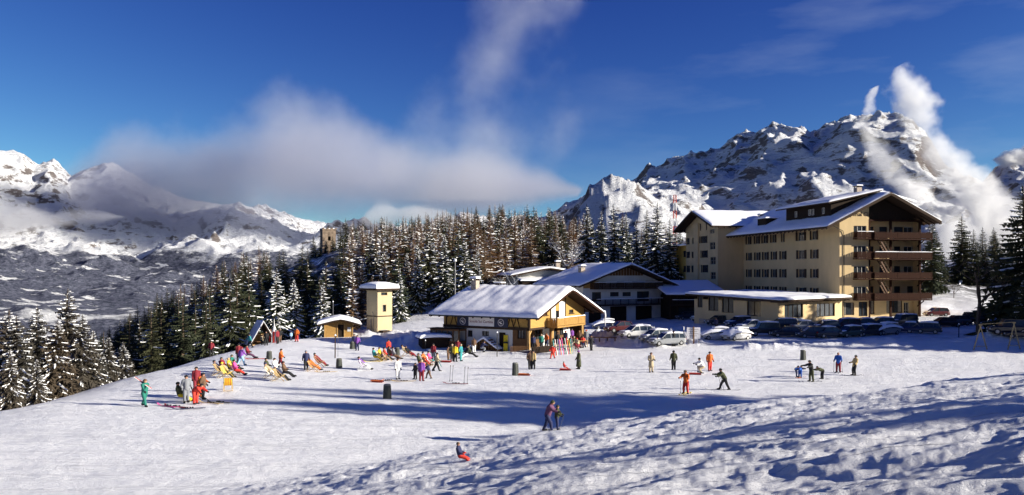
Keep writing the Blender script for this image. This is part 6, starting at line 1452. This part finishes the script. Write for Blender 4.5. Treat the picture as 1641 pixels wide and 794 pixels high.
pole(536.5, 574, 2.3, .06, DARK, 'dark wooden pole standing left of the litter bin and white deck chair'); pole(541, 572, 2.4, .02, MATPOLE, 'thin pale slalom pole beside the dark wooden pole', cap=False)
pole(796, 572, 2.6, .05, BLACK, 'thin dark lamp pole before the chalet white wall'); pole(681, 563, 1.2, .03, BLACK, 'short dark marker pole at the edge of the chalet shadow'); pole(1536, 541, 1.6, .05, DARK, 'short dark marker post in the shaded snow left of the bare tree')
def aframe(x0, y0, x1, y1, top, label):
    p = at((x0 + x1) / 2, (y0 + y1) / 2); D = p.y; w = abs(x1 - x0) * D / F; h = (y0 - top) * D / F; m = mat('a_frame_timber', (.32, .25, .13), .8); r = thing('a_frame', label, 'swing frame', p)
    for s in (-1, 1): a = MB(); a.beam((s * w / 2, s * .2, -.2), (-s * .03, s * .06, h), .09, .09); a.build('leg', m, r)
    a = MB(); a.beam((-w * .42, 0, h * .14), (w * .42, 0, h * .14), .06, .06); a.build('crossbar', m, r)
    a = MB(); a.beam((-.15, 0, h - .05), (.15, 0, h - .05), .14, .14); a.build('joint', m, r); return p, h
pa, ha = aframe(1557, 562, 1584, 560, 521, 'left timber A-frame in the shaded snow under the bare tree'); pb, hb = aframe(1612, 563, 1637, 558, 519, 'right timber A-frame before the parked off-roader')
a = MB(); a.tube([pa + Vector((0, 0, ha)), pb + Vector((0, 0, hb))], .035, 5); o = a.build('slack_bar', mat('a_frame_timber', (.32, .25, .13))); o['label'] = 'long thin bar linking the tops of the two timber A-frames'; o['category'] = 'bar'
# rocket shaped padded post near the shelter
p = at(439, 549); RD = cloth('red'); a = MB(); a.tube([(0, 0, -.1), (0, 0, 1.4)], .32, 14); b = MB(); b.tube([(0, 0, 1.4), (0, 0, 1.8), (0, 0, 2.2)], [.32, .18, .06], 14); c = MB(); c.tube([(0, 0, 2.2), (0, 0, 3.0)], [.06, .02], 8); d = MB()
for k in range(14):
    if k % 3 == 0: t = 6.283 * k / 14; d.box(0.33 * math.cos(t) - .07, 0.33 * math.cos(t) + .07, 0.33 * math.sin(t) - .02, 0.33 * math.sin(t) + .02, 0, 1.38)
obj_thing('padded_post', 'red and white padded post with a white pointed top right of the A-frame shelter', 'post', p, [('padding', a, RD), ('pointed_top', b, cloth('white')), ('spike', c, cloth('white')), ('stripes', d, cloth('white'))])
p = at(403, 550); a = MB(); a.tube([(0, 0, -.1), (0, 0, 2.1)], .28, 12); b = MB(); b.tube([(0, 0, 2.1), (0, 0, 2.5)], [.28, .05], 12); obj_thing('padded_post', 'plain red padded post left of the A-frame shelter', 'post', p, [('padding', a, RD), ('pointed_top', b, cloth('orange'))])
# mats, boards, banner and signs
p = at(809.6, 563); a = MB(); a.beam((0, 0, -.05), (.12, .25, 1.85), .48, .14); b = MB(); b.beam((-.02, -.09, .9), (.0, -.06, 1.1), .5, .02); obj_thing('rescue_mat', 'bright yellow upright mat leaning at the chalet door', 'mat', p, [('mat', a, cloth('yellow')), ('strap', b, BLACK)], 20)
p = at(836, 561); a = MB(); a.tube([(0, 0, -.05), (0, 0, 1.25)], .2, 10); b = MB(); b.tube([(0, 0, 1.25), (0, 0, 1.42)], [.22, .1], 10); obj_thing('red_barrel', 'red standing barrel between white notice boards at the chalet', 'barrel', p, [('barrel', a, RD), ('lid', b, cloth('dark red'))])
def board(px, py, w, h, rz, m, label, posts=True, lean=0., extra=None):
    p = at(px, py); a = MB(); a.add([(-w / 2, 0, .55), (w / 2, 0, .55), (w / 2, lean, .55 + h), (-w / 2, lean, .55 + h), (-w / 2, .04, .55), (w / 2, .04, .55), (w / 2, lean + .04, .55 + h), (-w / 2, lean + .04, .55 + h)], [(0, 1, 2, 3), (4, 7, 6, 5), (0, 4, 5, 1), (2, 6, 7, 3), (0, 3, 7, 4), (1, 5, 6, 2)])
    b = MB()
    for s in (-1, 1): b.beam((s * w * .4, .06, -.1), (s * w * .4, .06 + lean, .6 + h), .06, .06)
    l = [('panel', a, m)]
    for s in (-1, 1): b = MB(); b.beam((s * w * .4, .06, -.1), (s * w * .4, .06 + lean, .6 + h), .06, .06); l.append(('post', b, DARK))
    r = obj_thing('notice_board', label, 'sign', p, l, rz)
    for k in range(4): c = MB(); c.box(-w * .36, w * (.36 - .1 * (k % 2)), -.012, -.004, .55 + h * (.8 - .19 * k), .55 + h * (.86 - .19 * k)); c.build('printed_line', mat('print_grey', (.3, .3, .32)), r, kind='stuff') if not lean else None
    return r
WB = mat('board_white', (.72, .72, .70), .5, .05)
board(827, 560, .85, 1.0, -12, WB, 'white notice board left of the red barrel'); board(846, 556, .5, .8, -12, WB, 'narrow white board just left of the corner log post'); board(872, 552, 1.6, 1.3, 32, WB, 'large white board on the terrace right of the corner post'); board(909, 552, 1.0, 2.1, 32, WB, 'tall white board leaning behind the upright skis', lean=.35)
r = board(1111, 551, 1.6, 1.35, 2, mat('sign_pale', (.58, .57, .60), .6), 'pale sign board with a central brown post beside the parked cars'); a = MB(); a.box(-.07, .07, -.10, -.02, -.3, 2.0); a.build('centre_post', BRN, r)
p = at(1246, 541); a = MB(); a.box(-.35, .35, -.02, .02, .45, .8); b = MB(); b.box(-.03, .03, .021, .07, -.2, .6); obj_thing('small_sign', 'small white sign stuck in the snow before the black saloon', 'sign', p, [('panel', a, WB), ('stake', b, DARK)])
p = at(1083, 553); a = MB(); n = 8
for k in range(n): t0, t1 = k / n, (k + 1) / n; a.add([(.35 * math.sin(t0 * 2) - .25, 0, .2 + 1.45 * t0), (.35 * math.sin(t1 * 2) - .25, .02, .2 + 1.45 * t1), (.35 * math.sin(t1 * 2) + .2 - .35 * t1, .05, .2 + 1.45 * t1), (.35 * math.sin(t0 * 2) + .2 - .35 * t0, .05, .2 + 1.45 * t0)], [(0, 1, 2, 3)])
b = MB(); b.tube([(-.28, 0, -.2), (-.2, .02, 1.75)], .025, 5); obj_thing('banner', 'green feather banner on a thin pole beside the silver estate car', 'banner', p, [('cloth', a, cloth('green')), ('shaft', b, BLACK)])
p = at(1095, 551); a = MB(); a.tube([(0, 0, -.1), (.02, 0, 2.0)], .03, 5); b = MB(); b.tube([(.02, 0, 1.6), (.02, 0, 2.02)], .06, 6); obj_thing('pole', 'white tipped pole between the green banner and the pale sign board', 'pole', p, [('shaft', a, DARK), ('tip', b, WB)])
# ski rack with upright skis in front of the terrace
p = at(901, 568); r = thing('ski_rack', 'timber rack holding upright skis before the terrace', 'rack', p, math.radians(40))
for s in (-1, 1): a = MB(); a.beam((s * 1.5, 0, -.2), (s * 1.5, 0, 1.15), .08, .08); a.build('post', LOG, r)
a = MB(); a.beam((-1.6, 0, 1.05), (1.6, 0, 1.05), .06, .1); a.build('rail', LOG, r)
sc_ = ['teal', 'red', 'white', 'grey', 'purple', 'orange', 'light blue', 'pink', 'black', 'green', 'white', 'red', 'navy', 'yellow', 'teal', 'grey']
Mz = Matrix.Rotation(math.radians(40), 3, 'Z')
for i in range(16):
    x = -1.4 + 2.8 * i / 15; q = p + Mz @ Vector((x, -.32, 0)); o = thing('ski', '%s ski leaning upright on the rack, %s' % (sc_[i], 'number %d from its left end' % (i + 1) if False else ['at the left end', 'next to the left end', 'third from the left', 'fourth from the left', 'fifth from the left', 'left of the middle', 'just left of the centre', 'at the centre', 'just right of the centre', 'right of the middle', 'sixth from the right', 'fifth from the right', 'fourth from the right', 'third from the right', 'next to the right end', 'at the right end'][i]), 'ski', q, math.radians(40))
    a = MB(); a.beam((0, 0, -.1), (R.uniform(-.15, .15), .34, 1.7 + R.uniform(-.1, .15)), .075, .022); a.build('board', cloth(sc_[i]), o); a = MB(); a.beam((0, .12, .75), (0, .17, .9), .06, .05); a.build('binding', BLACK, o)
# terrace tables, fence and wood pile
for i, (px, py, lb) in enumerate([(918, 556, 'small terrace table between the seated people'), (933, 556, 'small terrace table at the chalet right post')]):
    p = at(px, py); a = MB(); a.box(-.6, .6, -.35, .35, .70, .75); b = []
    r = thing('table', lb, 'table', p, .3); a.build('tabletop', LOG, r)
    for sx in (-1, 1):
        for sy in (-1, 1): c = MB(); c.box(sx * .5 - .03, sx * .5 + .03, sy * .28 - .03, sy * .28 + .03, -.1, .70); c.build('leg', LOG, r)
p0, p1 = at(818, 565), at(846, 566); r = thing('low_fence', 'low brown picket fence before the chalet corner post', 'fence', p0, math.atan2(p1.y - p0.y, p1.x - p0.x)); L = (p1 - p0).length; n = 16
for k in range(n): a = MB(); x = L * k / (n - 1); a.box(x - .04, x + .04, -.02, .02, -.2, .72); a.build('picket', BRN, r)
a = MB(); a.box(0, L, .021, .05, .45, .53); a.build('rail', BRN, r)
p0, p1 = at(851, 568), at(890, 563); r = thing('low_fence', 'low dark boarded fence under the chalet gable', 'fence', p0, math.atan2(p1.y - p0.y, p1.x - p0.x)); L = (p1 - p0).length; n = 18
for k in range(n): a = MB(); x = L * k / n; a.box(x + .01, x + L / n - .02, -.02 - .006 * (k % 2), .02, -.2, .8); a.build('board', DARKB, r)
p0, p1 = at(948, 549), at(985, 546); r = thing('rail_fence', 'single brown rail on short posts right of the chalet', 'fence', p0, math.atan2(p1.y - p0.y, p1.x - p0.x)); L = (p1 - p0).length
for k in range(4): a = MB(); x = L * k / 3; a.box(x - .06, x + .06, -.06, .06, -.3, .62); a.build('post', BRN, r)
a = MB(); a.beam((-.2, 0, .62), (L + .2, 0, .66), .12, .12); a.build('rail', BRN, r)
p = at(782, 562); r = thing('wood_pile', 'covered dark heap with a cap of snow against the chalet white wall', 'wood pile', (p.x - .3, p.y + .4, p.z), math.radians(148)); q = random.Random(4)
k_ = 0
for lv in range(5):
    for j in range(13 - lv * 2): a = MB(); x = -2.0 + .32 * j + .33 * lv; a.tube([(x, -.35, .12 + .27 * lv), (x + q.uniform(-.03, .03), .45, .12 + .27 * lv)], q.uniform(.11, .15), 7); a.build('log', BRN, r)
snow_sheet('snow_cover', lambda u, v: (-2.0 + 4.1 * u, -.45 + 1.0 * v, .22 + 1.2 * (1 - abs(2 * min(1, max(0, u)) - 1)) ** 1.1), .25, 14, 6, r, amp=.08)
# shed roofed stall under snow left of the porch
p = at(694, 555); r = thing('low_hut', 'low dark hut under a thick slab of snow left of the chalet porch', 'hut', (p.x, p.y, p.z), math.radians(20)); a = MB(); a.box(-1.6, 1.6, -1, 1, -.4, .95); a.build('wall', DARKB, r); a = MB(); a.box(-1.9, 1.9, -1.3, 1.3, .951, 1.06); a.build('roof', DARK, r)
snow_sheet('snow_cover', lambda u, v: (-1.95 + 3.9 * u, -1.35 + 2.7 * v, 1.07 + .1 * math.sin(u * 3.14)), .42, 12, 10, r, amp=.06, seed=3)
# wires and street poles behind
p = at(586, 536, 100, 200); pole(533, 540, 5.0, .06, MATPOLE, 'grey lamp pole with a small head beside the timber shed'); 
p = Vector((-9.0, 126, 0)); p.z = H(p.x, p.y); a = MB(); a.tube([(0, 0, -.3), (0, 0, 10.5)], [.11, .07], 8); b = MB(); b.tube([(0, 0, 10.5), (0, 0, 10.9)], [.28, .22], 10); obj_thing('street_lamp', 'tall lamp with a round white head standing left of the chalet chimney', 'street lamp', p, [('shaft', a, METAL), ('lamp_head', b, WB)])
